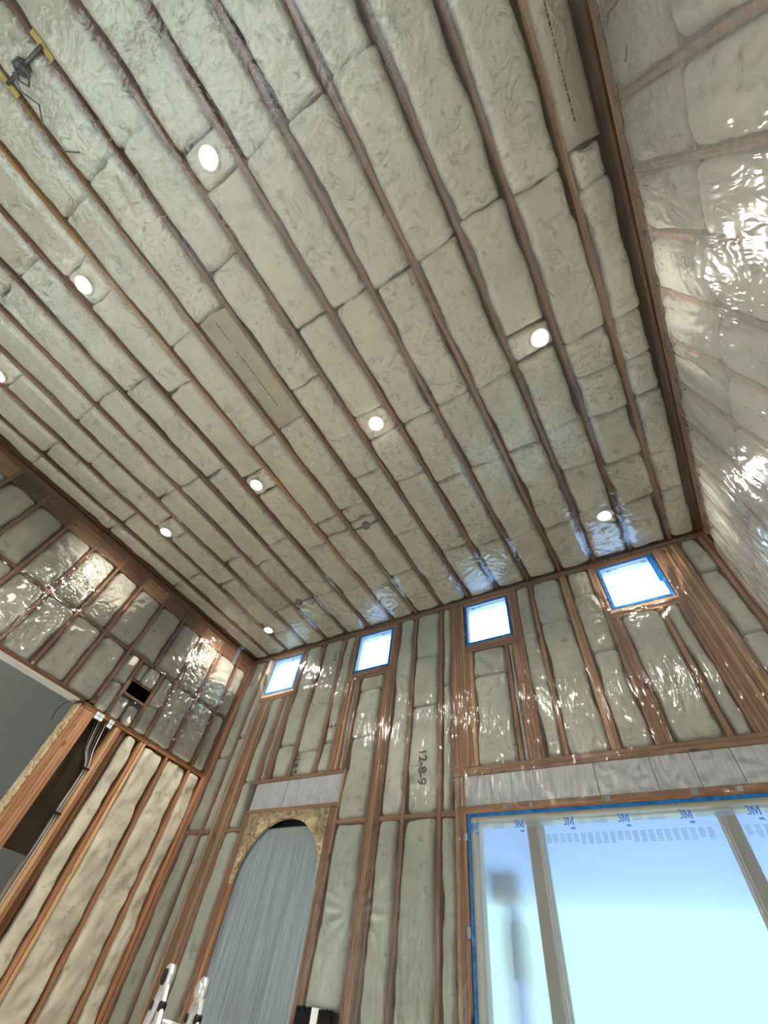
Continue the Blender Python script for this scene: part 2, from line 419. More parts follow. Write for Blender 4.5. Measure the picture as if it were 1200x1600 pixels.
SEED = [11]
PLANES = {  # u axis, v axis, normal
    'ceil': ((1, 0, 0), (0, 1, 0), (0, 0, -1)),
    'back': ((1, 0, 0), (0, 0, 1), (0, -1, 0)),
    'left': ((0, 1, 0), (0, 0, 1), (1, 0, 0)),
    'right': ((0, 1, 0), (0, 0, 1), (-1, 0, 0)),
}
PBASE = {'ceil': (0, 0, H), 'back': (0, YB, 0), 'left': (XL, 0, 0), 'right': (XR, 0, 0)}
def batt(plane, u0, u1, v0, v1, m, label, group, bulge=0.010, lump=0.006, wav=0.016, step=0.035, edge=0.035, deep=0.12, off=0.0, ends=0.02, name='insulation_batt', drop=0.045):
    """solid pillow of glass wool filling a bay; u across, v along"""
    SEED[0] += 1; sd = SEED[0]
    U, Vv, N = (np.array(a, float) for a in PLANES[plane]); base = np.array(PBASE[plane], float)
    w = u1 - u0; l = v1 - v0
    nu = max(6, int(w / step)) + 1; nv = max(6, int(l / step)) + 1
    # denser rows close to the borders
    def dense(n, L):
        t = np.linspace(0, 1, n)
        ex = min(edge * 0.45 / L, 0.2)
        return np.unique(np.concatenate([[0, ex * 0.3, ex, 1 - ex, 1 - ex * 0.3, 1], t]))
    tu = dense(nu, w); tv = dense(nv, l)
    TU, TV = np.meshgrid(tu, tv, indexing='ij')
    vv = v0 + TV * l
    e0 = wav * (0.6 + 1.5 * fbm(vv * 2.6 + sd, vv * 0 + 3.3, sd, 4)); e1 = wav * (0.6 + 1.5 * fbm(vv * 2.6 + sd * 2, vv * 0 + 7.7, sd + 5, 4))
    e0 = np.clip(e0, 0.0, w * 0.2); e1 = np.clip(e1, 0.0, w * 0.2)
    if wav > 0.006:
        for tt in (TV * l, (1 - TV) * l):      # rounded corners, each a little different
            for e_, k_ in ((e0, 1.3), (e1, 2.7)):
                rr_ = min(0.034 if plane == 'ceil' else 0.055, w * 0.25); qq = np.clip(1 - tt / rr_, 0, 1)
                e_ += rr_ * 0.75 * (1 - np.sqrt(np.clip(1 - qq * qq, 0, 1)))
    uu = u0 + e0 + TU * (w - e0 - e1)
    f0 = ends * 0.5 * fbm(uu * 6, uu * 0, sd + 9, 2); f1 = ends * 0.5 * fbm(uu * 6, uu * 0, sd + 13, 2)
    vv = v0 + f0 * (1 - TV) + f1 * TV + TV * l
    du = np.minimum(TU, 1 - TU) * w; dv = np.minimum(TV, 1 - TV) * l
    pe = np.sqrt(np.clip(1 - (1 - np.clip(du / edge, 0, 1)) ** 2, 0, 1)) * np.sqrt(np.clip(1 - (1 - np.clip(dv / (edge * 0.7), 0, 1)) ** 2, 0, 1))
    h = -drop * (1 - pe) + bulge * pe * (0.4 + 0.6 * np.sqrt(np.clip(du / (w / 2), 0, 1))) + lump * pe * fbm(uu * 7 + sd, vv * 4, sd + 3, 3) + off
    P = base + uu[..., None] * U + vv[..., None] * Vv + h[..., None] * N
    c = base + U * (u0 + u1) / 2 + Vv * (v0 + v1) / 2
    P = P - c
    me = grid_mesh(name, P, deep, tuple(N))
    o = link(name, me, m, None, tuple(c))
    tag(o, label, 'insulation', group)
    return o

ORD = ['zeroth', 'first', 'second', 'third', 'fourth', 'fifth', 'sixth', 'seventh', 'eighth', 'ninth', 'tenth', 'eleventh', 'twelfth', 'thirteenth', 'fourteenth', 'fifteenth', 'sixteenth', 'seventeenth', 'eighteenth', 'nineteenth', 'twentieth']

def structure(o): o['kind'] = 'structure'; return o

# ------------------------------------------------------------------ the shell
structure(box('floor', -10.2, XR + 0.2, YR - 0.1, 9.0, -0.12, 0.0, M_SUB, bev=0))
bpy.data.objects['floor'].data.materials[0] = M_SUB
structure(box('ceiling', XL - 0.3, XR + 0.2, YR - 0.1, YB + 0.3, H + 0.24, H + 0.30, M_SHEATH, bev=0))
structure(box('wall_right', XR + 0.14, XR + 0.18, YR, YB + 0.2, 0, H + 0.24, M_SHEATH, bev=0))
# sheathing of the window wall, with holes for the openings
WIN = [(-5.05, -4.46), (-3.355, -2.775), (-1.665, -1.085), (0.015, 0.60)]
WZ0, WZ1 = 3.165 + EYE, 3.77 + EYE
BWX0, BWX1, BWZ0, BWZ1 = -1.73, 0.72, 0.45, 1.415 + EYE
yb0, yb1 = YB + 0.14, YB + 0.17
pieces = []
xs = [XL - 0.18] + [v for w in WIN for v in w] + [XR + 0.18]
for i in range(0, len(xs), 2): pieces.append((xs[i], xs[i + 1], yb0, yb1, WZ0, WZ1))
pieces += [(XL - 0.18, XR + 0.18, yb0, yb1, WZ1, H + 0.24), (XL - 0.18, XR + 0.18, yb0, yb1, BWZ1, WZ0),
           (XL - 0.18, BWX0, yb0, yb1, 0, BWZ1), (BWX1, XR + 0.18, yb0, yb1, 0, BWZ1), (BWX0, BWX1, yb0, yb1, 0, BWZ0)]
structure(multibox('wall_back', pieces, M_SHEATH))
LZ = 2.09 + EYE   # underside of the left wall's header over the open passage
structure(multibox('wall_left', [(XL - 0.18, XL - 0.14, YR, YB + 0.14, LZ, H + 0.24), (XL - 0.18, XL - 0.14, 2.49, YB + 0.14, 0, LZ), (XL - 0.18, XL - 0.14, YR, -2.6, 0, LZ)], M_SHEATH))
structure(multibox('wall_rear', [(XL - 0.2, -5.05, YR - 0.1, YR, 0, H + 0.24), (0.65, XR + 0.18, YR - 0.1, YR, 0, H + 0.24), (-5.05, 0.65, YR - 0.1, YR, 2.25, H + 0.24)], M_DRY))  # unseen wall, its opening shaped to let light in from behind
# neighbouring room seen through the passage
structure(box('wall_passage', -9.15, -9.0, YR, 8.9, 0, 5.2, M_DRY, bev=0))
structure(box('ceiling_passage', -9.15, XL - 0.18, YR, 8.9, 4.9, 5.0, M_DRY, bev=0))
structure(box('wall_passage_end', -9.0, XL - 0.18, 8.8, 8.9, 0, 4.9, M_DRY, bev=0))
structure(box('wall_passage_side', XL - 0.26, XL - 0.19, YB + 0.2, 8.8, 0, 4.9, M_DRY, bev=0))
structure(box('trim_1', XL - 0.14, XL + 0.004, -2.6, 1.93, LZ - 0.018, LZ, M_DRYEDGE))

# ------------------------------------------------------------------ ceiling joists
JX = [0.843 - SP * k for k in range(16)]
for k, x in enumerate(JX):
    m = WOY if k in (0, 8, 9) else WY
    o = box('ceiling_joist', x - 0.02, x + 0.02, -3.7, YB - 0.005, H, H + 0.235, m)
    tag(o, f'long brown ceiling joist, {ORD[k + 1]} one counted leftward from the right wall', 'joist', 'ceiling joists')
o = box('ledger_board', 1.095, XR, -3.7, YB - 0.005, H, H + 0.235, WDY); tag(o, 'dark brown ledger along the ceiling edge above the right wall', 'board')
o = box('ledger_board', XL, -5.53, -3.7, YB - 0.005, H, H + 0.235, WDY); tag(o, 'brown ledger along the ceiling edge above the left wall', 'board')

CUTS = {0: [.15, .39, 1.37, 1.77, 2.14, 3.29], 1: [.18, 1.39, 1.73, 2.17, 2.74, 3.29], 2: [.12, 1.09, 1.33, 2.09, 2.63, 3.22, 3.52],
        3: [-1.07, .18, 1.38, 2.16, 3.28], 4: [-1.05, .18, 1.35, 2.16, 3.23], 5: [-1.08, .13, 1.37, 2.14, 3.2],
        6: [-1.36, -1.09, .10, 1.08, 1.36, 1.95, 3.1], 7: [-1.64, -.66, .52, 1.69, 2.6], 8: [-1.67, -.43, .79, 1.99, 2.2, 3.2],
        9: [-1.63, -.42, .81, 2.02, 2.26, 3.3], 10: [-1.36, -1.08, -.09, 1.08, 1.34, 2.32, 3.2], 11: [-1.59, -.36, .86, 2.03, 3.1],
        12: [-1.6, -.44, .80, 2.24, 3.2], 13: [-1.6, -.43, .79, 2.0, 3.1], 14: [-1.34, -1.08, .0, 1.07, 1.34, 2.3, 3.26, 3.55], 15: [-1.6, -.38, .80, 2.0, 3.1]}
bounds = [1.095] + JX + [-5.53]
for b in range(16 + 1):
    if b > 15: x1, x0 = JX[15] - 0.02, -5.53
    elif b == 0: x1, x0 = 1.095, JX[0] + 0.02
    else: x1, x0 = JX[b - 1] - 0.02, JX[b] + 0.02
    cuts = CUTS.get(min(b, 15))
    ys = [-3.6] + [c for c in cuts if True] + [YB - 0.015]
    if ys[1] > -1.0: ys.insert(1, -1.3)
    if ys[1] - ys[0] > 1.5: ys.insert(1, -2.6)
    n = len(ys) - 1
    for i in range(n):
        tan = (b == 8 and abs(ys[i] + .43) < .05) or (b == 0 and ys[i + 1] < 0.2 and ys[i + 1] > 0.1)
        small = ys[i + 1] - ys[i] < 0.32
        r = RNG.random()
        crk = 1 if (r < 0.45) else (2 if r < 0.7 else 0)
        m = M_TAN if tan else M_BATT[crk]
        look = 'tan ribbed' if tan else ['smooth cream', 'crinkled cream', 'wrinkled cream'][crk]
        batt('ceil', x0, x1, ys[i] + 0.004, ys[i + 1] - 0.004, m,
             f'{look} ceiling batt, {ORD[b + 1]} bay from right wall, {ORD[n - i]} piece from the windows',
             'ceiling insulation batts', bulge=0.004 if tan else RNG.uniform(0.006, 0.014), lump=0.003 if tan else 0.008,
             ends=0.05, wav=0.024 if not tan else 0.004, off=(-0.035 if tan else (-0.02 if small else RNG.uniform(-0.008, 0.0))), edge=0.02 if tan else 0.04, step=0.03)
# printed dashes on the two tan batts
def dashes(bx, y0, y1, zoff, nm):
    bxs = []
    y = y0
    while y < y1:
        L = RNG.uniform(0.01, 0.03); bxs.append((bx - RNG.uniform(.003, .006), bx + RNG.uniform(.003, .006), y, y + L, H + zoff - 0.001, H + zoff + 0.003)); y += L + RNG.uniform(0.002, 0.012)
    return bxs
for (bx, y0, y1, lab) in ((JX[8] + SP / 2 - 0.005, -0.35, 0.55, 'tan ribbed ceiling batt'), (0.965, -0.9, 0.0, 'batt')):
    par = [o for o in COL.objects if o.name.startswith('insulation_batt') and o.get('label', '').startswith('tan') and abs(o.location.x - bx) < 0.1]
    o = multibox('printed_line', dashes(bx, y0, y1, 0.0305, ''), M_INK, par[0] if par else None)

# ------------------------------------------------------------------ recessed lamps
def lamp():
    t = empty('recessed_light', (0, 0, 0))
    # trim ring
    bm = bmesh.new(); seg = 40
    prof = [(0.080, 0.0), (0.082, -0.004), (0.077, -0.008), (0.060, -0.009), (0.053, 0.002), (0.052, 0.02)]
    rings = [[bm.verts.new((r * math.cos(a * 2 * math.pi / seg), r * math.sin(a * 2 * math.pi / seg), z)) for a in range(seg)] for r, z in prof]
    for i in range(len(rings) - 1):
        for k in range(seg): bm.faces.new((rings[i][k], rings[i + 1][k], rings[i + 1][(k + 1) % seg], rings[i][(k + 1) % seg]))
    for f in bm.faces: f.smooth = True
    me = bpy.data.meshes.new('trim_ring'); bm.to_mesh(me); bm.free(); link('trim_ring', me, M_WHITE, t)
    bm = bmesh.new(); prof = [(0.054, 0.0), (0.044, -0.006), (0.028, -0.010), (0.012, -0.012)]
    rings = [[bm.verts.new((r * math.cos(a * 2 * math.pi / seg), r * math.sin(a * 2 * math.pi / seg), z)) for a in range(seg)] for r, z in prof]
    for i in range(len(rings) - 1):
        for k in range(seg): bm.faces.new((rings[i][k], rings[i + 1][k], rings[i + 1][(k + 1) % seg], rings[i][(k + 1) % seg]))
    bm.faces.new(rings[-1])
    for f in bm.faces: f.smooth = True
    me = bpy.data.meshes.new('lens'); bm.to_mesh(me); bm.free(); link('lens', me, M_LAMP, t)
    cyl('housing', (0, 0, 0.004), (0, 0, 0.02), 0.052, 0.052, M_GALV, t)
    return t
lamp0 = lamp()
LAMPS = [(-1.38, -1.22, 'uppermost of the nine'), (-3.06, -1.22, 'second highest, left of the uppermost'),
         (-4.73, -1.20, 'cut by the left edge of the photo'), (-1.38, 1.21, 'nearest the middle of the ceiling'),
         (-3.06, 1.20, 'just left of the middle one'), (-4.73, 1.20, 'middle row, nearest the left wall'),
         (0.31, 1.21, 'middle row, nearest the right wall'), (0.30, 3.34, 'above the rightmost small window'), (-4.77, 3.40, 'above the leftmost small window')]
for i, (x, y, lab) in enumerate(LAMPS):
    if i == 0: o = lamp0
    else:
        o = lamp0.copy(); COL.objects.link(o)
        for ch in list(lamp0.children):
            c = ch.copy(); COL.objects.link(c); c.parent = o
    o.location = (x, y, H - 0.012)
    sp = bpy.data.lights.new('downlight', 'SPOT'); sp.energy = DOWNLIGHT_WATTS; sp.spot_size = math.radians(105); sp.spot_blend = 0.6
    sp.shadow_soft_size = 0.045; sp.color = (1.0, 0.92, 0.81)
    so = bpy.data.objects.new('downlight', sp); COL.objects.link(so); so.parent = o; so.location = (0, 0, -0.016)
    tag(o, 'lit round ceiling light, ' + lab, 'light', 'recessed ceiling lights')

# ------------------------------------------------------------------ metal ceiling boxes on bars
def ceiling_box(x, y, xa, xb, tilt, lab, yellow=False):
    t = empty('ceiling_junction_box', (x, y, H - 0.02))
    cyl('round_box', (x, y, H - 0.034), (x, y, H + 0.02), 0.052, 0.055, M_GREYBOX, t, 24, 0.004)
    for a in range(4):
        an = a * math.pi / 2 + 0.4
        cyl('screw', (x + 0.042 * math.cos(an), y + 0.042 * math.sin(an), H - 0.040), (x + 0.042 * math.cos(an), y + 0.042 * math.sin(an), H - 0.032), 0.009, 0.009, M_GREYBOX, t, 10)
    me = tube_mesh('support_bar', [(xa - x, -tilt, 0), (-0.05, -tilt * 0.2, -0.004), (0.05, tilt * 0.2, -0.004), (xb - x, tilt, 0)], 0.013)
    link('support_bar', me, M_GREYBOX, t)
    if yellow:
        for xx, ty in ((xa, -tilt), (xb, tilt)):
            box('end_bracket', xx - 0.021, xx + 0.021, y + ty - 0.09, y + ty + 0.08, H - 0.012, H - 0.004, M_YEL, t)
    tag(t, lab, 'electrical box')
    return t
ceiling_box(-2.195, 2.29, -2.39, -2.02, 0.0, 'dark round metal box on a bar between joists, lower middle of the ceiling')
ceiling_box(-3.88, 3.07, -4.02, -3.64, 0.0, 'small dark metal box on a bar close above the left windows')
cb = ceiling_box(-2.20, -2.30, -2.385, -1.975, 0.02, 'grey metal box on a yellow-ended bar at the top left corner', True)
pts = [(0.0, 0.04, -0.03), (-0.06, 0.0, -0.05), (-0.10, 0.09, -0.05), (-0.05, 0.20, -0.045), (-0.13, 0.28, -0.05), (-0.17, 0.38, -0.045), (-0.12, 0.46, -0.04), (-0.03, 0.52, -0.03)]
link('wire_loop', tube_mesh('wire_loop', pts, 0.006, 6), M_GREYBOX, cb)
link('wire_loop', tube_mesh('wire_loop', [(0.03, 0.0, -0.03), (0.04, 0.07, -0.05), (-0.02, 0.11, -0.055), (-0.06, 0.05, -0.05), (-0.01, -0.03, -0.05), (0.05, -0.02, -0.03)], 0.008, 6), M_GREYBOX, cb)

# ------------------------------------------------------------------ right wall
PT = H - 0.08
def plates(nm, x0, x1, y0, y1, m, lab):
    for i, (a, b) in enumerate(((PT, PT + 0.038), (PT + 0.041, H - 0.001))):
        tag(box(nm, x0, x1, y0, y1, a, b, m), f'{["lower", "upper"][i]} {lab}', 'board')
plates('top_plate', XR, XR + 0.14, -3.6, YB, WLY, 'of the two brown top plates on the right wall')
RS = [0.03 + SP * k for k in range(-8, 10)]
RB_Z = 3.66 + EYE
RMID = 2.90 + EYE
def pos_r(k): return f'{ORD[len(RS) - k]} from the window wall'
for k, y in enumerate(RS):
    tag(box('wall_stud', XR, XR + 0.14, y - 0.019, y + 0.019, 0.04, PT - 0.002, WZ), f'upright stud of the right wall behind milky plastic, {pos_r(k)}', 'stud', 'right wall studs')
rb = RS + [YB - 0.04]
for k in range(len(rb) - 1):
    a, b = rb[k] + 0.02, rb[k + 1] - 0.02
    nth = ORD[len(rb) - 1 - k]
    j = RNG.uniform(-0.004, 0.002)
    tag(box('blocking', XR + 0.002 + max(j, -0.002), XR + 0.04, a, b, RB_Z, PT - 0.003, WLY), f'short block under the right wall top plates, {nth} from the window wall', 'block', 'right wall top blocking')
    tag(box('blocking', XR + 0.006, XR + 0.14, a, b, RMID - 0.02, RMID + 0.02, WY), f'mid-height cross block of the right wall, {nth} from the window wall', 'block', 'right wall cross blocking')
    ub = batt('right', a, b, RMID + 0.024, RB_Z - 0.004, M_SBATT, f'upper batt of the right wall behind plastic, {nth} bay from the window wall', 'right wall batts', bulge=0.022, wav=0.018, step=0.045, edge=0.035, lump=0.012)
    if abs(a - 0.862) < 0.04: STAMPED_BATT = ub
    batt('right', a, b, 1.55 + EYE, RMID - 0.024, M_SBATT, f'middle batt of the right wall behind plastic, {nth} bay from the window wall', 'right wall batts', bulge=0.022, wav=0.018, step=0.045, edge=0.035, lump=0.012)
    batt('right', a, b, 0.06, 1.54 + EYE, M_WBATT[0], f'lowest tall batt of the right wall, {nth} bay from the window wall', 'right wall batts', bulge=0.03, wav=0.012, step=0.12, edge=0.06)
tag(box('bottom_plate', XR, XR + 0.14, -3.6, YB, 0.0, 0.038, WY), 'bottom plate of the right wall on the floor', 'board')
tag(box('nail_plate', XR - 0.003, XR + 0.001, 3.26, 3.42, 3.76 + EYE, 3.82 + EYE, M_GREYBOX), 'small dark metal plate on the right wall blocking near the window corner', 'metal plate')

# ------------------------------------------------------------------ left wall, upper part
plates('top_plate', XL - 0.14, XL, -3.6, YB, WY, 'of the two brown top plates on the left wall')
LS = [0.05 + SP * k for k in range(-8, 9)] + [3.70]
LB_Z = 3.62 + EYE; LM = 2.85 + EYE
LP0, LP1 = 2.09 + EYE, 2.13 + EYE      # plate above passage
def nthw(k, n): return f'{ORD[n - k]} from the window wall'
for k, y in enumerate(LS):
    lab = f'upper stud of the left wall, {nthw(k, len(LS))}'
    if abs(y - 2.49) < 0.03:
        tag(box('wall_stud', XL - 0.14, XL, y - 0.019, y + 0.019, LM + 0.02, PT - 0.002, WZ), lab + ', cut above the black vent', 'stud', 'left wall upper studs')
    else:
        tag(box('wall_stud', XL - 0.14, XL, y - 0.019, y + 0.019, LP1 if y < 2.2 else 2.10 + EYE, PT - 0.002, WZ), lab, 'stud', 'left wall upper studs')
tag(box('wall_stud', XL - 0.14, XL, 3.935, YB, 0.04, PT - 0.002, WZ), 'corner stud of the left wall touching the window wall', 'stud')
for y, s in ((2.30, 'left'), (2.665, 'right')):
    tag(box('wall_stud', XL - 0.14, XL, y - 0.019, y + 0.019, 2.10 + EYE, LM - 0.02, WZ), f'short stud just {s} of the black vent opening', 'stud')
lb = LS + [3.935]
for k in range(len(lb) - 1):
    a, b = lb[k] + 0.02, lb[k + 1] - 0.02
    nth = ORD[len(lb) - 1 - k]
    tag(box('blocking', XL - 0.06, XL - (0.008 if k % 2 else 0.0), a, b, LB_Z, PT - 0.003, WLY if k % 3 == 0 else WY), f'knotty brown block under the left wall top plates, {nth} from the window wall', 'block', 'left wall top blocking')
    tag(box('blocking', XL - 0.14, XL - 0.004, a, b, LM - 0.019, LM + 0.019, WY), f'mid-height cross block of the left wall, {nth} from the window wall', 'block', 'left wall cross blocking')
    batt('left', a, b, LM + 0.022, LB_Z - 0.004, M_SBATT, f'pale upper-row batt of the left wall, {nth} bay from the window wall', 'left wall upper batts', bulge=0.018, wav=0.026, edge=0.065, lump=0.012, step=0.025)
    z0 = LP1 + 0.006 if b < 2.2 else 2.10 + EYE
    if not (a > 2.2 and b < 2.95 or (a > 2.05 and a < 2.12)):
        batt('left', a, b, z0, LM - 0.022, M_SBATT, f'pale lower-row batt of the left wall above the plate, {nth} bay from the window wall', 'left wall lower batts', bulge=0.018, wav=0.026, edge=0.065, lump=0.016, step=0.025)
V0 = 2.10 + EYE
for (a, b, z0, z1, lab) in ((2.105, 2.275, V0, 2.45 + EYE, 'narrow lower batt left of the black vent'), (2.105, 2.275, 2.46 + EYE, LM - .022, 'narrow upper batt left of the black vent'),
                            (2.325, 2.45, 2.60 + EYE, LM - .03, 'left small wad above the black vent'), (2.46, 2.64, 2.60 + EYE, LM - .03, 'right small wad above the black vent'),
                            (2.325, 2.46, V0, 2.36 + EYE, 'left wad below the black vent'), (2.50, 2.64, V0, 2.33 + EYE, 'right wad below the black vent'),
                            (2.69, 2.875, V0, 2.42 + EYE, 'lower narrow batt right of the black vent'), (2.69, 2.875, 2.43 + EYE, LM - .022, 'upper narrow batt right of the black vent')):
    batt('left', a, b, z0, z1, M_SBATT, 'pale crumpled ' + lab, 'batts around the vent', bulge=0.014, wav=0.02, edge=0.05, lump=0.03, step=0.018, ends=0.04)
# vent: a black lined box, open to the room
v = empty('vent_box', (XL, 2.48, 2.48 + EYE))
y0, y1, z0, z1 = 2.33, 2.635, 2.405 + EYE, 2.56 + EYE
multibox('duct_lining', [(XL - 0.14, XL + 0.002, y0, y0 + .006, z0, z1), (XL - 0.14, XL + 0.002, y1 - .006, y1, z0, z1), (XL - 0.14, XL + 0.002, y0, y1, z0, z0 + .006),
                         (XL - 0.14, XL + 0.002, y0, y1, z1 - .006, z1), (XL - 0.142, XL - 0.136, y0, y1, z0, z1)], M_DUCT, v)
multibox('flange', [(XL - 0.004, XL + 0.003, y0 - .016, y0, z0 - .016, z1 + .016), (XL - 0.004, XL + 0.003, y1, y1 + .012, z0 - .016, z1 + .016),
                    (XL - 0.004, XL + 0.003, y0, y1, z0 - .022, z0), (XL - 0.004, XL + 0.003, y0, y1, z1, z1 + .016)], WY, v)
tag(v, 'black rectangular vent opening in the left wall insulation', 'vent')
tag(box('wall_plate', XL - 0.14, XL + 0.003, -2.6, 1.99, LP0, LP1, WY), 'brown plate under the left wall batts above the grey passage', 'board')
tag(box('wall_plate', XL - 0.14, XL + 0.003, 2.0, 3.93, 2.045 + EYE, 2.095 + EYE, WY), 'brown plate between upper and lower left wall insulation', 'board')
t = empty('steel_strap', (XL, 3.60, 3.75 + EYE))
box('strap_leg', XL + 0.001, XL + 0.004, 3.57, 3.63, 3.60 + EYE, 3.88 + EYE, M_GALV, t)
box('strap_fold', XL + 0.001, XL + 0.10, 3.57, 3.63, 3.885 + EYE, 3.89 + EYE, M_GALV, t)
tag(t, 'grey metal strap over the left wall top plates near the window corner', 'metal strap')
for i, (a, b, z0, z1, lab) in enumerate(((2.185, 2.29, 2.00, 2.075, 'left'), (2.30, 2.335, 1.99, 2.05, 'middle'), (2.375, 2.435, 1.985, 2.075, 'right'))):
    if i == 1: continue
    t = empty('nail_guard', (XL + 0.004, (a + b) / 2, (z0 + z1) / 2 + EYE))
    box('steel_plate', XL + 0.0035, XL + 0.0065, a, b, z0 + EYE, z1 + EYE, M_LABEL, t)
    multibox('printed_line', [(XL + 0.006, XL + 0.0075, (a + b) / 2 - .003, (a + b) / 2 + .003, z0 + EYE, z1 + EYE), (XL + 0.006, XL + 0.0075, a, b, (z0 + z1) / 2 - .003 + EYE, (z0 + z1) / 2 + .003 + EYE)], M_LABELINK, t)
    tag(t, f'{lab}-hand white plate with dark blue lines on the plate above the cable bay', 'metal plate')

# ------------------------------------------------------------------ left wall, lower part
tag(box('osb_panel', XL - 0.15, XL - 0.002, 1.955, 1.985, 0.04, 2.06 + EYE, M_OSB), 'strand board panel capping the end of the left wall beside the passage', 'panel')
for i, y in enumerate((2.0085, 2.047, 2.0855, 2.124, 2.1625)):
    tag(box('wall_stud', XL - 0.14, XL - RNG.uniform(0, .002), y - 0.019, y + 0.019, 0.04, 2.04 + EYE, WZ), f'{ORD[i + 1]} ply from the passage in the post left of the cable bay', 'stud', 'plies of the passage post')
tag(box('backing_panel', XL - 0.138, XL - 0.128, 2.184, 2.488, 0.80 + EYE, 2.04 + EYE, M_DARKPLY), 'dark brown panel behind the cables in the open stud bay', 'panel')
for i, y in enumerate((2.588, 2.627)):
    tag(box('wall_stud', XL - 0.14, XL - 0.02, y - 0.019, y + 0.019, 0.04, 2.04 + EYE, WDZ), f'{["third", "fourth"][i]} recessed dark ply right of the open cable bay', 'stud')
for i, y in enumerate((2.51, 2.549)):
    tag(box('wall_stud', XL - 0.14, XL, y - 0.019, y + 0.019, 0.04, 2.04 + EYE, (WLZ, WZ)[i]), f'{["orange", "darker"][i]} full-height stud right of the open cable bay', 'stud')
for i, (y, w_) in enumerate(((2.885, .038), (2.93, .038), (3.31, .038), (3.70, .038))):
    lab = ['dark stud beside the lower fluffy batts, first pair left ply', 'pale stud beside the lower fluffy batts, first pair right ply', 'stud between the second and third lower fluffy batts', 'stud between the third and fourth lower fluffy batts'][i]
    tag(box('wall_stud', XL - 0.14, XL + (0.0, 0.004, 0, 0)[i], y - 0.018, y + 0.018, 0.04, 2.04 + EYE, (WZ, WLZ, WZ, WZ)[i]), lab + ' of the left wall', 'stud')
for i, (a, b) in enumerate(((2.66, 2.865), (2.955, 3.29), (3.33, 3.68), (3.72, 3.93))):
    batt('left', a, b, 0.05, 2.035 + EYE, M_FLUFF, f'unfaced fluffy batt low on the left wall, {ORD[i + 1]} right of the cable bay', 'lower fluffy batts', bulge=0.012, wav=0.028, edge=0.045, lump=0.045, step=0.022, off=-0.008)
tag(box('bottom_plate', XL - 0.14, XL, 2.0, YB, 0.0, 0.038, WY), 'bottom plate of the left wall on the floor', 'board')
# cables
cz = [(2.04, 2.36, -0.06), (1.75, 2.40, -0.05), (1.56, 2.455, -0.02), (1.2, 2.455, -0.02), (0.9, 2.455, -0.018), (0.4, 2.455, -0.02), (-0.2, 2.455, -0.02), (-0.9, 2.455, -0.02), (-1.4, 2.455, -0.02)]
cl = ['pale cable nearest the orange stud', 'thin grey cable second from the orange stud', 'grey cable in the middle of the bundle', 'dark cable beside the middle cable', 'thin pale cable far side of the bundle', 'dark outermost cable of the bundle']
for i in range(6):
    o0 = Vector((XL, 2.46, 1.2))
    pts = []
    for j, (z, y, dx) in enumerate(cz):
        spread = 0.055 if j == 0 else (0.04 if j == 1 else 0.014)
        pts.append(Vector((XL + dx - 0.012 * (i % 3) + 0.004 * math.sin(i * 2.1 + j), y - spread * (i * 0.42) + 0.006 * math.sin(i * 5 + j * 1.7) + 0.02, z + EYE)) - o0)
    # smooth
    sm = []
    for j in range(len(pts) - 1):
        p0 = pts[max(j - 1, 0)]; p1 = pts[j]; p2 = pts[j + 1]; p3 = pts[min(j + 2, len(pts) - 1)]
        for s in range(6):
            t_ = s / 6
            sm.append(0.5 * ((2 * p1) + (-p0 + p2) * t_ + (2 * p0 - 5 * p1 + 4 * p2 - p3) * t_ ** 2 + (-p0 + 3 * p1 - 3 * p2 + p3) * t_ ** 3))
    sm.append(pts[-1])
    c = link('electrical_cable', tube_mesh('electrical_cable', sm, 0.0055, 8), (M_WIREW, M_WIREB)[0 if i in (0, 4) else 1], None, o0)
    tag(c, cl[i] + ' running down the open bay', 'cable', 'cables in the open bay')
for i, z in enumerate((1.56, 1.14)):
    t = empty('cable_staple', (XL - 0.02, 2.45, z + EYE))
    box('clip', XL - 0.05, XL + 0.012, 2.40, 2.492, z - 0.008 + EYE, z + 0.008 + EYE, M_BLACK, t)
    cyl('nail', (XL - 0.02, 2.415, z + EYE), (XL + 0.03, 2.405, z + EYE), 0.008, 0.008, M_BLACK, t, 10)
    tag(t, f'{["upper", "lower"][i]} black cable staple holding the bundle', 'staple')
# thin black wire at the passage corner
o0 = Vector((XL, 1.9, 2.0 + EYE))
tag(link('loose_wire', tube_mesh('loose_wire', [Vector(p) for p in ((0.0, 0.13, 0.07), (0.01, 0.07, 0.06), (0.0, -0.02, 0.045), (-0.01, -0.08, -0.01), (-0.02, -0.10, -0.10), (-0.03, -0.08, -0.2))], 0.004, 6), M_BLACK, None, o0), 'thin black wire sticking out at the top of the strand board panel', 'wire')

# ------------------------------------------------------------------ window wall framing
y0, y1 = YB, YB + 0.14
plates_z = [(H - 0.078, H - 0.041), (H - 0.038, H - 0.001)]
for i, (a, b) in enumerate(plates_z):
    tag(box('top_plate', XL + 0.0, XR, y0, y1, a, b, WX), f'{["lower", "upper"][i]} top plate running above all four small windows', 'board')
TP = H - 0.079
def Z(z): return z + EYE
def studs(xa, xb, z0, z1, lab, group=None, m=WZ, w=0.038):
    """fill xa..xb with plies; plural labels count from the left"""
    n = max(1, int(round((xb - xa) / w)))
    ww = (xb - xa) / n
    for i in range(n):
        l = lab if n == 1 else f'{ORD[i + 1]} from left in {lab}'
        j = RNG.uniform(0, 0.004)
        mm = m if RNG.random() > 0.12 else WLZ
        o = box('wall_stud', xa + i * ww + 0.0006, xa + (i + 1) * ww - 0.0006, y0 + (j if n > 1 else 0), y1, z0, z1, mm)
        tag(o, l, 'stud', group or 'window wall studs')
FL = 0.04
studs(XL, XL + 0.08, FL, TP, 'the corner studs where the window wall meets the left wall')
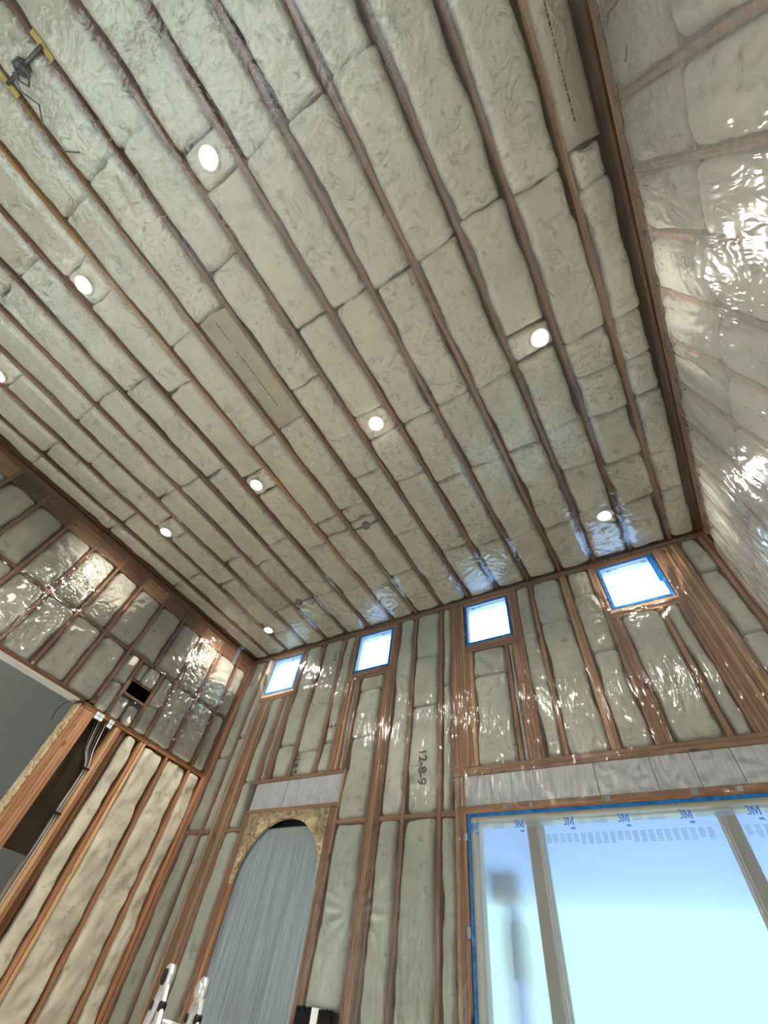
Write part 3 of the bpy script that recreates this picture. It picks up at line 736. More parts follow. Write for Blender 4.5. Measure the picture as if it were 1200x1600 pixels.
studs(-5.27, -5.23, FL, TP, 'lone stud between the left corner and the leftmost small window')
studs(-5.075, -4.805, FL, Z(3.05), 'the thick seven-ply post under the leftmost small window')
studs(-5.10, -5.062, Z(3.09), TP, 'king stud at the left edge of the leftmost small window')
studs(-4.605, -4.53, Z(1.94), Z(3.05), 'the pair of studs under the leftmost small window')
studs(-4.575, -4.49, FL, Z(1.57), 'the doubled post left of the arch')
studs(-4.455, -4.365, Z(1.94), TP, 'X') if False else None
studs(-4.455, -4.415, Z(1.94), Z(3.05), 'short stud under the right edge of the leftmost small window')
studs(-4.41, -4.365, Z(1.94), TP, 'king stud at the right edge of the leftmost small window')
studs(-4.065, -4.025, Z(1.94), TP, 'stud above the left end of the upper arch header, first right of the leftmost window')
studs(-3.66, -3.62, Z(1.94), TP, 'stud above the arch header, second right of the leftmost window')
studs(-3.44, -3.37, Z(1.94), TP, 'the doubled studs left of the second small window')
studs(-3.36, -3.30, Z(1.94), Z(3.10), 'the short studs under the left edge of the second small window')
studs(-3.25, -3.205, Z(1.94), Z(3.05), 'short stud under the second small window')
studs(-3.30, -3.19, FL, Z(1.57), 'the three-ply post right of the arch')
studs(-3.21, -3.185, Z(1.57), Z(1.94), 'narrow packer at the right end of the arch header', w=0.025)
studs(-2.83, -2.765, FL, Z(3.10), 'the doubled trimmer under the right edge of the second small window')
studs(-2.765, -2.66, FL, TP, 'the king studs right of the second small window')
studs(-2.42, -2.38, FL, TP, 'first single stud right of the second small window')
studs(-2.035, -1.995, FL, TP, 'second single stud right of the second small window')
studs(-1.875, -1.69, Z(1.80), TP, 'the thick stud pack left of the third small window')
studs(-1.69, -1.60, Z(1.80), Z(3.10), 'the trimmers under the left edge of the third small window')
studs(-1.85, -1.745, FL, Z(1.80), 'the post left of the big window')
studs(-1.20, -1.16, Z(1.80), Z(3.10), 'lone short stud under the third small window')
studs(-1.105, -1.075, Z(1.80), Z(3.10), 'thin trimmer under the right edge of the third small window', w=.03)
studs(-1.075, -0.97, Z(1.80), TP, 'the king studs right of the third small window')
studs(-0.80, -0.76, Z(1.80), TP, 'lone stud above the big window, just right of the third small window')
studs(-0.415, -0.335, Z(1.80), TP, 'the pair halfway between the third and fourth small windows')
studs(-0.08, 0.005, Z(1.80), TP, 'the king studs left of the fourth small window')
studs(0.005, 0.05, Z(1.80), Z(3.10), 'trimmer under the left edge of the fourth small window')
studs(0.41, 0.45, Z(1.80), Z(3.10), 'lone short stud under the fourth small window')
studs(0.585, 0.61, Z(1.80), Z(3.10), 'thin trimmer under the right edge of the fourth small window', w=.025)
studs(0.612, 0.875, Z(1.80), TP, 'the broad stud pack right of the fourth small window')
studs(0.735, 0.875, FL, Z(1.80), 'the post right of the big window')
studs(1.075, XR, FL, TP, 'the corner studs where the window wall meets the right wall')
WN = ['leftmost', 'second', 'third', 'rightmost']
for i, (a, b) in enumerate(WIN):
    tag(box('window_sill_plate', a - 0.02, b + 0.04 if i < 3 else b + 0.01, y0 - 0.001, y1, Z(3.055), Z(3.093), WX), f'lower sill board under the {WN[i]} small window', 'board')
    tag(box('window_sill_plate', a - 0.02, b + 0.04 if i < 3 else b + 0.01, y0, y1, Z(3.096), Z(3.155), WX), f'upper sill board under the {WN[i]} small window', 'board')
    tag(box('window_header', a - 0.01, b + 0.01, y0, y1, Z(3.78), TP - 0.001, WX), f'narrow header above the {WN[i]} small window', 'board')
# header assemblies
tag(box('header_plate', -4.61, -3.19, y0 - 0.002, y1, Z(1.895), Z(1.935), WX), 'plate on top of the grey foam above the arch', 'board')
tag(box('header_plate', -4.57, -3.20, y0 - 0.002, y1, Z(1.575), Z(1.612), WX), 'plate below the grey foam above the arch', 'board')
tag(box('header_plate', -1.86, XR - 0.09, y0 - 0.002, y1, Z(1.76), Z(1.797), WX), 'upper plate over the long foam strip above the big window', 'board')
tag(box('header_plate', -1.86, XR - 0.09, y0 - 0.004, y1, Z(1.721), Z(1.758), WX), 'lower plate over the long foam strip above the big window', 'board')
tag(box('header_plate', -1.745, 0.735, y0 - 0.003, y1, Z(1.418), Z(1.478), WX), 'red-brown plate between the foam strip and the big window tape', 'board')
for a, b, l in ((-4.53, -4.025, 'left short'), (-4.02, -3.215, 'right long')):
    tag(box('foam_board', a, b, y0 + 0.004, y0 + 0.06, Z(1.614), Z(1.893), M_FOAM), f'{l} grey foam board above the arch', 'foam board', 'foam above the arch')
fx = [-1.83, -1.135, -0.595, -0.17, 0.11, 0.38, 0.73]
for i in range(6):
    tag(box('foam_board', fx[i] + .002, fx[i + 1] - .002, y0 + 0.004, y0 + 0.06, Z(1.48), Z(1.72), M_FOAM), f'grey foam board above the big window, {ORD[i + 1]} from its left end', 'foam board', 'foam above the big window')
# cross blocks at mid height
for a, b, l in ((-5.52, -5.27, 'left corner bay'), (-5.23, -5.075, 'bay left of the seven-ply post'), (-4.805, -4.575, 'bay between the seven-ply post and the arch'), (-3.19, -2.83, 'bay right of the arch'), (-2.66, -2.42, 'bay right of the red-marked studs'), (-2.38, -2.035, 'wide bay left of the big window'), (-1.995, -1.85, 'narrow bay left of the big window')):
    tag(box('blocking', a + .001, b - .001, y0 + 0.002, y1, Z(1.415), Z(1.453), WX), f'cross block in the {l}', 'block', 'window wall cross blocking')
def wb(a, b, z0, z1, lab, m=None, **kw):
    m = m or M_WBATT[RNG.randrange(2)]
    k = dict(bulge=0.010, wav=0.024, edge=0.035, lump=0.011, step=0.025); k.update(kw)
    return batt('back', a + 0.001, b - 0.001, z0, z1, m, lab, 'window wall batts', **k)
TB = TP - 0.003
BATTS = [(-5.52, -5.27, Z(2.3), TB, 'upper batt in the left corner bay'), (-5.52, -5.27, Z(1.455), Z(2.295), 'middle batt in the left corner bay'), (-5.52, -5.27, FL, Z(1.41), 'lowest batt in the left corner bay'),
 (-5.23, -5.10, Z(2.55), TB, 'upper thin batt left of the leftmost small window'), (-5.23, -5.075, Z(1.455), Z(2.545), 'middle thin batt left of the seven-ply post'), (-5.23, -5.075, FL, Z(1.41), 'lowest thin batt left of the seven-ply post'),
 (-4.805, -4.61, Z(1.94), Z(3.052), 'batt between the seven-ply post and the paired studs'), (-4.805, -4.615, Z(1.455), Z(1.935), 'short batt beside the foam above the arch'), (-4.805, -4.575, FL, Z(1.41), 'tall batt left of the arch'),
 (-4.53, -4.457, Z(1.94), Z(3.052), 'sliver of batt between studs under the leftmost small window'),
 (-4.365, -4.065, Z(2.32), TB, 'long batt right of the leftmost small window'), (-4.365, -4.065, Z(1.94), Z(2.315), 'short batt above the left of the arch header'),
 (-4.025, -3.66, Z(2.2), TB, 'long batt between the two left small windows'), (-4.025, -3.66, Z(1.94), Z(2.195), 'short date-stamped batt above the arch header'),
 (-3.62, -3.44, Z(2.27), TB, 'long batt left of the second small window'), (-3.62, -3.44, Z(1.94), Z(2.265), 'short batt above the right of the arch header'),
 (-3.30, -3.25, Z(1.94), Z(3.05), 'sliver of batt under the left edge of the second small window'),
 (-3.205, -2.83, Z(2.86), Z(3.052), 'short batt right under the second small window'), (-3.205, -2.83, Z(2.27), Z(2.855), 'middle batt under the second small window'), (-3.185, -2.83, Z(1.455), Z(2.265), 'lower batt under the second small window'),
 (-3.19, -2.83, Z(0.2), Z(1.41), 'tall batt right of the arch above the black strips'),
 (-2.66, -2.42, Z(1.455), TB, 'long upper batt right of the second small window'), (-2.66, -2.42, FL, Z(1.41), 'tall lower batt right of the second small window'),
 (-2.38, -2.035, Z(3.15), TB, 'top batt in the wide bay between second and third small windows'), (-2.38, -2.035, Z(2.5), Z(3.145), 'second batt in the wide bay between second and third small windows'), (-2.38, -2.035, Z(1.455), Z(2.495), 'date-stamped batt in the wide bay'), (-2.38, -2.035, FL, Z(1.41), 'tall lowest batt in the wide bay'),
 (-1.995, -1.875, Z(2.7), TB, 'upper narrow batt left of the third small window'), (-1.995, -1.875, Z(1.455), Z(2.695), 'lower narrow batt left of the third small window'), (-1.995, -1.85, FL, Z(1.41), 'narrow batt left of the big window'),
 (-1.60, -1.20, Z(2.72), Z(3.052), 'short batt under the third small window'), (-1.60, -1.20, Z(1.80), Z(2.715), 'long batt under the third small window'), (-1.16, -1.107, Z(1.80), Z(3.052), 'sliver of batt under the third small window'),
 (-0.97, -0.80, Z(1.80), TB, 'narrow batt right of the third small window'),
 (-0.76, -0.415, Z(3.2), TB, 'upper batt in the bay left of the paired studs'), (-0.76, -0.415, Z(1.80), Z(3.195), 'lower batt in the bay left of the paired studs'),
 (-0.335, -0.08, Z(3.45), TB, 'top batt left of the fourth small window'), (-0.335, -0.08, Z(2.72), Z(3.445), 'middle batt left of the fourth small window'), (-0.335, -0.08, Z(1.80), Z(2.715), 'lower batt left of the fourth small window'),
 (0.05, 0.41, Z(1.80), Z(3.052), 'wide batt under the fourth small window'), (0.45, 0.585, Z(1.80), Z(3.052), 'narrow batt under the fourth small window'),
 (0.875, 1.075, Z(3.35), TB, 'top batt in the right corner bay'), (0.875, 1.075, Z(2.6), Z(3.345), 'middle batt in the right corner bay'), (0.875, 1.075, FL, Z(2.595), 'lower batt in the right corner bay')]
made = {}
for a, b, z0, z1, lab in BATTS:
    made[lab] = wb(a, b, z0, z1, 'pale ' + lab)
tag(box('bottom_plate', XL + 0.001, XR, y0, y1, 0.0, 0.038, WX), 'bottom plate of the window wall on the floor', 'board')
# date stamps on the batts
def text(body, size, m, parent, loc, rot, name='printed_text', extr=0.0008, off=0.0):
    cu = bpy.data.curves.new(name, 'FONT'); cu.body = body; cu.size = size; cu.extrude = extr; cu.offset = off
    cu.align_x = 'CENTER'; cu.align_y = 'CENTER'
    tmp = bpy.data.objects.new('tmp', cu); COL.objects.link(tmp)
    dg = bpy.context.evaluated_depsgraph_get(); me = bpy.data.meshes.new_from_object(tmp.evaluated_get(dg))
    bpy.data.objects.remove(tmp)
    me.materials.clear()
    o = link(name, me, m, parent, Vector(loc) - (parent.matrix_basis.translation if parent is not None else Vector((0, 0, 0))))
    o.rotation_euler = rot
    return o
H90 = math.pi / 2
text('12-8-9', 0.13, M_INK, made['date-stamped batt in the wide bay'], (-2.20, YB - 0.019, Z(1.85)), (H90, H90, 0), off=0.002)
text('12-8-9', 0.085, M_INK, made['short date-stamped batt above the arch header'], (-3.94, YB - 0.019, Z(2.06)), (H90, H90, 0), off=0.002)
text('12-8-9', 0.06, M_INK, made['long batt left of the second small window'], (-3.53, YB - 0.019, Z(2.45)), (H90, 0, 0), off=0.001)
text('12-8-9', 0.06, M_INK, made['long batt between the two left small windows'], (-3.75, YB - 0.019, Z(3.52)), (H90, H90, 0), off=0.001)
text('12-8-9', 0.12, M_TAB, STAMPED_BATT, (XR - 0.032, 0.985, Z(3.18)), Matrix(((0, 0, -1), (0, -1, 0), (-1, 0, 0))).to_euler(), off=0.002)
# black bristle strips low in the bay right of the arch
for i, (a, b) in enumerate(((-3.175, -3.035), (-2.955, -2.84))):
    bm = bmesh.new(); rr = random.Random(5 + i)
    nb = 26
    for q in range(nb):
        for dy in (0, 1, 2):
            xx = a + (b - a) * (q + 0.5) / nb; t_ = bmesh.ops.create_cube(bm, size=1)['verts']
            hh = 0.40 + rr.uniform(-.02, .012)
            for v_ in t_: v_.co = Vector((xx + v_.co.x * (b - a) / nb * 1.15, YB - 0.085 + dy * 0.012 + v_.co.y * 0.012, (v_.co.z + 0.5) * (hh + Z(0.2) - 0.4))) - Vector(((a + b) / 2, YB, Z(0)))
    me = bpy.data.meshes.new('bristle_strip'); bm.to_mesh(me); bm.free()
    tag(link('bristle_strip', me, M_BRIST, None, ((a + b) / 2, YB, Z(0))), f'{["left", "right"][i]} black bristly strip under the batt right of the arch', 'bristle strip')
tag(box('spacer_strip', -3.03, -2.96, YB - 0.085, YB - 0.055, 0.0, Z(0.21), M_WHITE), 'white strip between the two black bristly strips', 'strip')

# ------------------------------------------------------------------ arch
def arch_panel():
    x0, x1, zt, zs = -4.487, -3.303, Z(1.574), Z(0.955)
    cx, ra, rb_ = -3.872, 0.572, 0.55
    n = 48
    inner = [(cx - ra * math.cos(math.pi * k / n), zs + rb_ * math.sin(math.pi * k / n)) for k in range(n + 1)]
    inner[0] = (cx - ra, zs); inner[-1] = (cx + ra, zs)
    # outer points matched to the inner ones
    outer = []
    for k, (x, z) in enumerate(inner):
        dx, dz = x - cx, z - zs
        s = min(((x0 - cx) / dx) if dx < -1e-6 else 1e9, ((x1 - cx) / dx) if dx > 1e-6 else 1e9, ((zt - zs) / dz) if dz > 1e-6 else 1e9)
        outer.append((cx + dx * s, zs + dz * s))
    # include corners
    bm = bmesh.new(); o0 = Vector((cx, YB, zs))
    def V(x, z, y): return bm.verts.new(Vector((x, y, z)) - o0)
    ya, yb_ = YB + 0.001, YB + 0.040
    # insert corner points in the outline
    iF = [V(x, z, ya) for x, z in inner]; iB = [V(x, z, yb_) for x, z in inner]
    oF = [V(x, z, ya) for x, z in outer]; oB = [V(x, z, yb_) for x, z in outer]
    cF = {}
    for k in range(n):
        f, g = outer[k], outer[k + 1]
        onside = lambda p: abs(p[0] - x0) < 1e-6 or abs(p[0] - x1) < 1e-6
        if onside(f) != onside(g):
            xc = x0 if f[0] < cx else x1
            c1 = V(xc, zt, ya); c2 = V(xc, zt, yb_)
            bm.faces.new((iF[k], oF[k], c1, oF[k + 1], iF[k + 1])); bm.faces.new((iB[k + 1], oB[k + 1], c2, oB[k], iB[k]))
            bm.faces.new((oF[k], oB[k], c2, c1)); bm.faces.new((c1, c2, oB[k + 1], oF[k + 1]))
        else:
            bm.faces.new((iF[k], oF[k], oF[k + 1], iF[k + 1])); bm.faces.new((iB[k + 1], oB[k + 1], oB[k], iB[k]))
            bm.faces.new((oF[k], oB[k], oB[k + 1], oF[k + 1]))
        bm.faces.new((iF[k + 1], iB[k + 1], iB[k], iF[k]))
    bm.faces.new((iF[0], iB[0], oB[0], oF[0])); bm.faces.new((iF[n], oF[n], oB[n], iB[n]))
    bmesh.ops.recalc_face_normals(bm, faces=bm.faces[:])
    me = bpy.data.meshes.new('arch_panel'); bm.to_mesh(me); bm.free()
    return tag(link('arch_panel', me, M_OSB, None, o0), 'strand board panel cut to a round arch in the window wall', 'arch panel')
arch_panel()
for s, xx in (('left', (-4.487, -4.445)), ('right', (-3.303, -3.300))):
    if s == 'left': tag(box('arch_jamb', xx[0], xx[1], YB + 0.001, YB + 0.05, FL, Z(0.953), WZ), 'left jamb board under the spring of the arch', 'board')
tag(box('foam_board', -4.484, -3.305, YB + 0.062, YB + 0.10, 0.05, Z(1.435), M_FOAMA), 'large grey-blue foam sheet filling the arch', 'foam board')
tag(box('backing_panel', -4.49, -3.30, YB + 0.112, YB + 0.13, 0.05, Z(1.57), M_BLACK), 'added black sheet giving the dark gap above the foam at the arch crown', 'panel')  # black sheet added to stand for the shade in the void
# plastic drawn over the foam in the arch
nx, nz = 300, 60
gx, gz = np.meshgrid(np.linspace(-4.48, -3.31, nx), np.linspace(0.06, Z(1.44), nz), indexing='ij')
gy = YB + 0.050 + 0.006 * fbm(gx * 9, gz * 0.8, 77, 3)
for (fx_, sl, am) in ((-4.13, 0.02, 0.012), (-4.10, 0.035, 0.006), (-3.98, 0.01, 0.014), (-3.80, -0.01, 0.006), (-3.66, 0.01, 0.005), (-4.3, 0.05, 0.006)):
    gy = gy - am * np.exp(-((gx - fx_ - sl * (gz - 1.5)) / 0.007) ** 2)
P = np.stack([gx + 3.87, gy - y1, gz - Z(0.4)], -1)
tag(link('plastic_sheet', grid_mesh('plastic_sheet', P, None, (0, -1, 0)), M_POLY_A, None, (-3.87, y1, Z(0.4))), 'clear streaky plastic stretched over the foam inside the arch', 'plastic sheet')

# ------------------------------------------------------------------ windows
def ring(name, x0, x1, z0, z1, w, ya, yb_, m, parent, wt=None, wbm=None):
    wt = w if wt is None else wt; wbm = w if wbm is None else wbm
    return multibox(name, [(x0, x0 + w, ya, yb_, z0, z1), (x1 - w, x1, ya, yb_, z0, z1), (x0 + w, x1 - w, ya, yb_, z1 - wt, z1), (x0 + w, x1 - w, ya, yb_, z0, z0 + wbm)], m, parent)
def film(name, x0, x1, z0, z1, yy, parent, seed, amp=0.004):
    n1 = max(10, int((x1 - x0) / 0.04)); n2 = max(10, int((z1 - z0) / 0.04))
    gx, gz = np.meshgrid(np.linspace(x0, x1, n1), np.linspace(z0, z1, n2), indexing='ij')
    ed = np.minimum(np.minimum(gx - x0, x1 - gx), np.minimum(gz - z0, z1 - gz))
    gy = yy + amp * fbm(gx * 4, gz * 3, seed, 3) * sstep(ed / 0.08)
    c = Vector(((x0 + x1) / 2, yy, (z0 + z1) / 2))
    P = np.stack([gx - c.x, gy - c.y, gz - c.z], -1)
    return link(name, grid_mesh(name, P, None, (0, -1, 0)), M_FILM, parent, c - parent.matrix_basis.translation)
def printed_cols(parent, x0, x1, z0, z1, pitch, frac, yy, rows, m, rs):
    rr = random.Random(rs); bx = []
    x = x0
    while x < x1:
        w = pitch * frac; zz0 = z0 + rr.choice((0, 0, (z1 - z0) * 0.25))
        z = z1 - 0.002
        while z > zz0:
            bx.append((x, x + w * rr.uniform(.82, 1), yy, yy + 0.0008, z - 0.0035, z)); z -= (z1 - z0) / rows
        x += pitch
    return multibox('printed_text', bx, m, parent)
def three_m(size, parent, x, z, yy):
    text('3', size, M_BLUEINK, parent, (x - size * 0.33, yy, z), (H90, 0, 0), off=0.0)
    hh = size * 0.36; s_ = size * 0.12; x0 = x - size * 0.10; x1 = x + size * 0.52
    polys = [[(x0, -hh), (x0 + s_, -hh), (x0 + s_, hh), (x0, hh)], [(x1 - s_, -hh), (x1, -hh), (x1, hh), (x1 - s_, hh)],
             [(x0 + s_, hh), (x0 + s_, hh * 0.35), ((x0 + x1) / 2, -hh), ((x0 + x1) / 2, -hh * 0.1)], [(x1 - s_, hh), ((x0 + x1) / 2, -hh * 0.1), ((x0 + x1) / 2, -hh), (x1 - s_, hh * 0.35)]]
    c = parent.matrix_basis.translation; me = bpy.data.meshes.new('printed_text'); V = []; F = []
    for p in polys:
        F.append(tuple(range(len(V), len(V) + 4))); V += [(px - c.x, yy - 0.0008 - c.y, z + pz - c.z) for px, pz in p]
    me.from_pydata(V, [], F); me.update(); link('printed_text', me, M_BLUEINK, parent)
for i, (a, b) in enumerate(WIN):
    w = empty(f'window_{i + 1}', ((a + b) / 2, YB, (WZ0 + WZ1) / 2)); structure(w)
    ring('frame', a, b, WZ0, WZ1, 0.035, YB + 0.05, YB + 0.14, M_VINYL, w)
    ring('jamb', a - 0.001, b + 0.001, WZ0 - 0.001, WZ1 + 0.001, 0.012, YB + 0.004, YB + 0.14, M_VINYL, w)
    box('pane', a + 0.03, b - 0.03, YB + 0.10, YB + 0.108, WZ0 + 0.03, WZ1 - 0.03, M_GLASS, w, bev=0)
    film('masking_film', a + 0.004, b - 0.004, WZ0 + 0.004, WZ1 - 0.004, YB + 0.004, w, 40 + i, 0.003)
    ring('masking_tape', a - 0.002, b + 0.002, WZ0 - 0.004, WZ1 + 0.004, 0.028, YB - 0.003, YB + 0.001, M_TAPE, w)
    if i == 3:
        box('masking_tape', b - 0.058, b - 0.022, YB - 0.002, YB + 0.0005, WZ1 - 0.40, WZ1 - 0.018, M_TAPE, w, bev=0)
    xs_ = {0: [a + 0.40], 1: [a + 0.42], 2: [a + 0.12], 3: [a + 0.11, a + 0.48]}[i]
    for x in xs_:
        three_m(0.05, w, x, WZ1 - 0.075, YB + 0.0003)
        printed_cols(w, x + 0.05, x + 0.11, WZ1 - 0.09, WZ1 - 0.055, 0.06, 0.9, YB, 4, M_PALEINK, i)
    for (xx, zz) in ((a - 0.03, WZ0 + 0.15), (b + 0.012, WZ0 + 0.16), (b + 0.012, WZ1 - 0.12)):
        if i >= 2: box('tape_tab', xx, xx + 0.02, YB - 0.006, YB - 0.001, zz, zz + 0.035, M_TAB, w)
# the big window
w = empty('window_5', ((BWX0 + BWX1) / 2, YB, (BWZ0 + BWZ1) / 2)); structure(w)
ring('frame', BWX0 + 0.002, BWX1 - 0.002, BWZ0 + .002, BWZ1 - .002, 0.062, YB + 0.012, YB + 0.14, M_FRAMEW, w, wt=0.05)
ring('frame', BWX0 + 0.06, BWX1 - 0.06, BWZ0 + 0.06, BWZ1 - 0.048, 0.022, YB + 0.05, YB + 0.13, M_FRAMEW, w, wt=0.018)
for (xa, xb) in ((-1.235, -1.115), (0.115, 0.225)):
    fr = box('mullion', xa, xb, YB + 0.06, YB + 0.15, BWZ0 + 0.05, BWZ1 - 0.045, M_MULL, w, bev=0.004)
    box('mullion_bead', (xb - 0.030) if xa < -1 else xa + 0.006, (xb - 0.018) if xa < -1 else xa + 0.018, YB + 0.052, YB + 0.062, BWZ0 + 0.05, BWZ1 - 0.05, M_FRAMEW, w)
    box('mullion_bead', (xb - 0.012) if xa < -1 else xa + 0.026, (xb - 0.002) if xa < -1 else xa + 0.036, YB + 0.052, YB + 0.062, BWZ0 + 0.05, BWZ1 - 0.05, M_FRAMEW, w)
for (xa, xb) in ((BWX0 + 0.05, -1.23), (-1.12, 0.12), (0.22, BWX1 - 0.05)):
    box('pane', xa, xb, YB + 0.105, YB + 0.113, BWZ0 + 0.05, BWZ1 - 0.04, M_GLASS, w, bev=0)
film('masking_film', BWX0 + 0.01, BWX1 - 0.01, BWZ0 + 0.01, BWZ1 - 0.008, YB + 0.002, w, 60, 0.0015)
ring('masking_tape', BWX0, BWX1, BWZ0, BWZ1, 0.024, YB - 0.006, YB - 0.002, M_TAPE, w, wt=0.022)
for x in (-1.68, -1.28, -0.88, -0.48, -0.07, 0.33):
    three_m(0.075, w, x, Z(1.322), YB - 0.0008)
    printed_cols(w, x + 0.01, x + 0.045, Z(1.270), Z(1.284), 0.035, 0.95, YB - 0.0008, 3, M_BLUEINK, int(x * 100) + 500)
    printed_cols(w, x + 0.065, x + 0.13, Z(1.30), Z(1.345), 0.07, 0.9, YB - 0.0008, 4, M_PALEINK, int(x * 100) + 600)
    printed_cols(w, x + 0.17, x + 0.29, Z(1.30), Z(1.34), 0.125, 0.95, YB - 0.0008, 5, M_PALEINK, int(x * 100) + 700)
printed_cols(w, -1.07, 0.07, Z(1.175), Z(1.245), 0.052, 0.72, YB - 0.0008, 10, M_PALEINK, 33)
printed_cols(w, 0.24, 0.62, Z(1.175), Z(1.245), 0.052, 0.72, YB - 0.0008, 10, M_PALEINK, 34)
for (x, z, ww, hh) in ((-1.40, 1.43, .035, .035), (-1.17, 1.432, .035, .035), (-0.57, 1.432, .045, .04), (0.02, 1.432, .05, .04), (0.30, 1.432, .035, .035), (-1.765, 1.225, .03, .05), (-1.765, 0.64, .03, .06)):
    box('tape_tab', x, x + ww, YB - 0.009, YB - 0.004, Z(z), Z(z) + hh, M_TAB, w)

# ------------------------------------------------------------------ outdoors
g = structure(box('ground', -30, 30, YB + 0.3, 40, -0.3, -0.02, M_GROUND, bev=0)); 
tag(box('porch_soffit', -4.6, 4.0, YB + 0.2, 7.25, Z(1.50), Z(1.62), M_SOFFIT, bev=0), 'porch soffit with blue shade in its colour, outside the big window', 'porch roof')
t = empty('porch_post', (-2.21, 6.45, 0))
box('sleeve', -2.29, -2.13, 6.37, 6.53, Z(0.72), Z(1.17), M_POST, t)
box('shaft', -2.27, -2.15, 6.39, 6.51, -0.02, Z(1.50), M_SOFFIT, t)
box('bracket', -2.33, -1.99, 6.0, 6.16, Z(1.34), Z(1.49), M_POST, t)
box('bracket', -2.33, -1.99, 6.0, 6.16, Z(1.265), Z(1.338), M_BRACK, t)
tag(t, 'grey porch post with brown bracket seen blurred through the left sidelight', 'post')

# ------------------------------------------------------------------ plastic vapour barrier sheets
def pucker_field(U, V_, pts):
    s = np.zeros_like(U)
    for (pu, pv, R_, k, ph, A) in pts:
        dx = U - pu; dy = V_ - pv; r = np.sqrt(dx * dx + dy * dy) + 1e-6; th = np.arctan2(dy, dx)
        wv = np.cos(k * th + ph + 1.5 * np.sin(2 * th + ph)) * 0.6 + 0.4 * np.cos(1.7 * k * th + 2 * ph)
        s += A * wv * np.exp(-(r / R_) ** 2) * np.clip(r / (R_ * 0.35), 0, 1)
    return s
def sheet(name, plane, u0, u1, v0, v1, step, hfun, m, lab, holes=None):
    U_, V_, N_ = (np.array(a, float) for a in PLANES[plane]); base = np.array(PBASE[plane], float)
    gu, gv = np.meshgrid(np.linspace(u0, u1, int((u1 - u0) / step)), np.linspace(v0, v1, int((v1 - v0) / step)), indexing='ij')
    h = hfun(gu, gv)
    c = base + U_ * (u0 + u1) / 2 + V_ * (v0 + v1) / 2
    P = base + gu[..., None] * U_ + gv[..., None] * V_ + h[..., None] * N_ - c
    me = grid_mesh(name, P, None, tuple(N_))
    if holes:
        bm = bmesh.new(); bm.from_mesh(me); kill = []
        cu = np.array(c)
        for f in bm.faces:
            q = np.array(f.calc_center_median()) + cu; a = q @ U_; b = q @ V_
            if any(x0 < a < x1 and z0 < b < z1 for x0, x1, z0, z1 in holes): kill.append(f)
        bmesh.ops.delete(bm, geom=kill, context='FACES'); bm.to_mesh(me); bm.free()
    return tag(link(name, me, m, None, tuple(c)), lab, 'plastic sheet')
rp = random.Random(3)
cp = []
for k in range(46):
    jx = rp.choice(JX); cp.append((jx, rp.uniform(-3.2, 3.9), rp.uniform(0.12, 0.30), rp.randrange(9, 16), rp.uniform(0, 6), rp.uniform(0.002, 0.006)))
for k, jx in enumerate(JX):
    cp.append((jx + rp.uniform(-.05, .05), rp.uniform(3.3, 3.9), rp.uniform(0.2, 0.34), rp.randrange(10, 17), rp.uniform(0, 6), rp.uniform(0.008, 0.016)))
jarr = np.array(JX + [1.13, -5.56])
def hceil(u, v):
    d = np.min(np.abs(u[..., None] - jarr[None, None, :]), axis=-1)
    h = 0.006 + 0.018 * sstep(d / 0.09) + 0.004 * fbm(u * 3, v * 2, 5, 3) + pucker_field(u, v, cp) * sstep(d / 0.05 + 0.3)
    return np.maximum(h, 0.003 + 0.012 * sstep(d / 0.06))
sheet('plastic_sheet', 'ceil', XL + 0.01, XR - 0.02, -3.4, YB - 0.02, 0.02, hceil, M_POLY_C, 'clear wrinkled plastic sheet stapled under the ceiling batts',)
def puck(seed, u0, u1, v0, v1, n, A0=0.005, A1=0.014, R0=0.12, R1=0.33):
    q = random.Random(seed)
    return [(q.uniform(u0, u1), q.uniform(v0, v1), q.uniform(R0, R1), q.randrange(8, 16), q.uniform(0, 6), q.uniform(A0, A1)) for _ in range(n)]
bp = puck(8, XL, XR, 0.5, H, 50) + [(a, WZ0 - 0.05, 0.35, 12, 1.0, 0.012) for w_ in WIN for a in w_]
def hback(u, v): return 0.010 * sstep((Z(1.6) - v) / 1.2) * np.clip(vn(u * 16 + 0.8 * v, v * 0.7, 91), 0, 1) + np.maximum(0.024 + 0.006 * fbm(u * 3, v * 1.2, 15, 3) + pucker_field(u, v, bp), 0.017)
holes = [(a - 0.012, b + 0.012, WZ0 - 0.012, WZ1 + 0.012) for a, b in WIN] + [(BWX0 - 0.012, BWX1 + 0.012, BWZ0, BWZ1 + 0.01), (-4.46, -3.29, 0, Z(1.3)), (-4.3, -3.45, 0, Z(1.52))]
sheet('plastic_sheet', 'back', XL + 0.05, XR - 0.05, 0.1, H - 0.02, 0.022, hback, M_POLY_B, 'clear crinkled plastic sheet covering the window wall framing', holes)
lp = puck(21, -3.4, YB, LP1, H - .2, 34)  + [(3.1, Z(2.62), 0.4, 13, 1.0, 0.014), (1.1, Z(2.75), 0.35, 10, 2.0, 0.012), (3.25, Z(2.95), 0.3, 12, 0.4, 0.010)]
def hleft(u, v): return np.maximum(0.026 + 0.006 * fbm(u * 2, v * 2, 25, 3) + pucker_field(u, v, lp), 0.02)
sheet('plastic_sheet', 'left', -3.4, YB - 0.03, LP1 - 0.02, H - 0.03, 0.022, hleft, M_POLY_L, 'clear shiny plastic sheet over the upper left wall batts', [(2.32, 2.645, Z(2.395), Z(2.57)), (-9, 9, 0, LZ)])
rpk = puck(31, -3.4, YB, 1.6, H - .2, 34, 0.003, 0.009) + [(1.25, Z(2.35), 0.5, 16, 1.0, 0.010)]
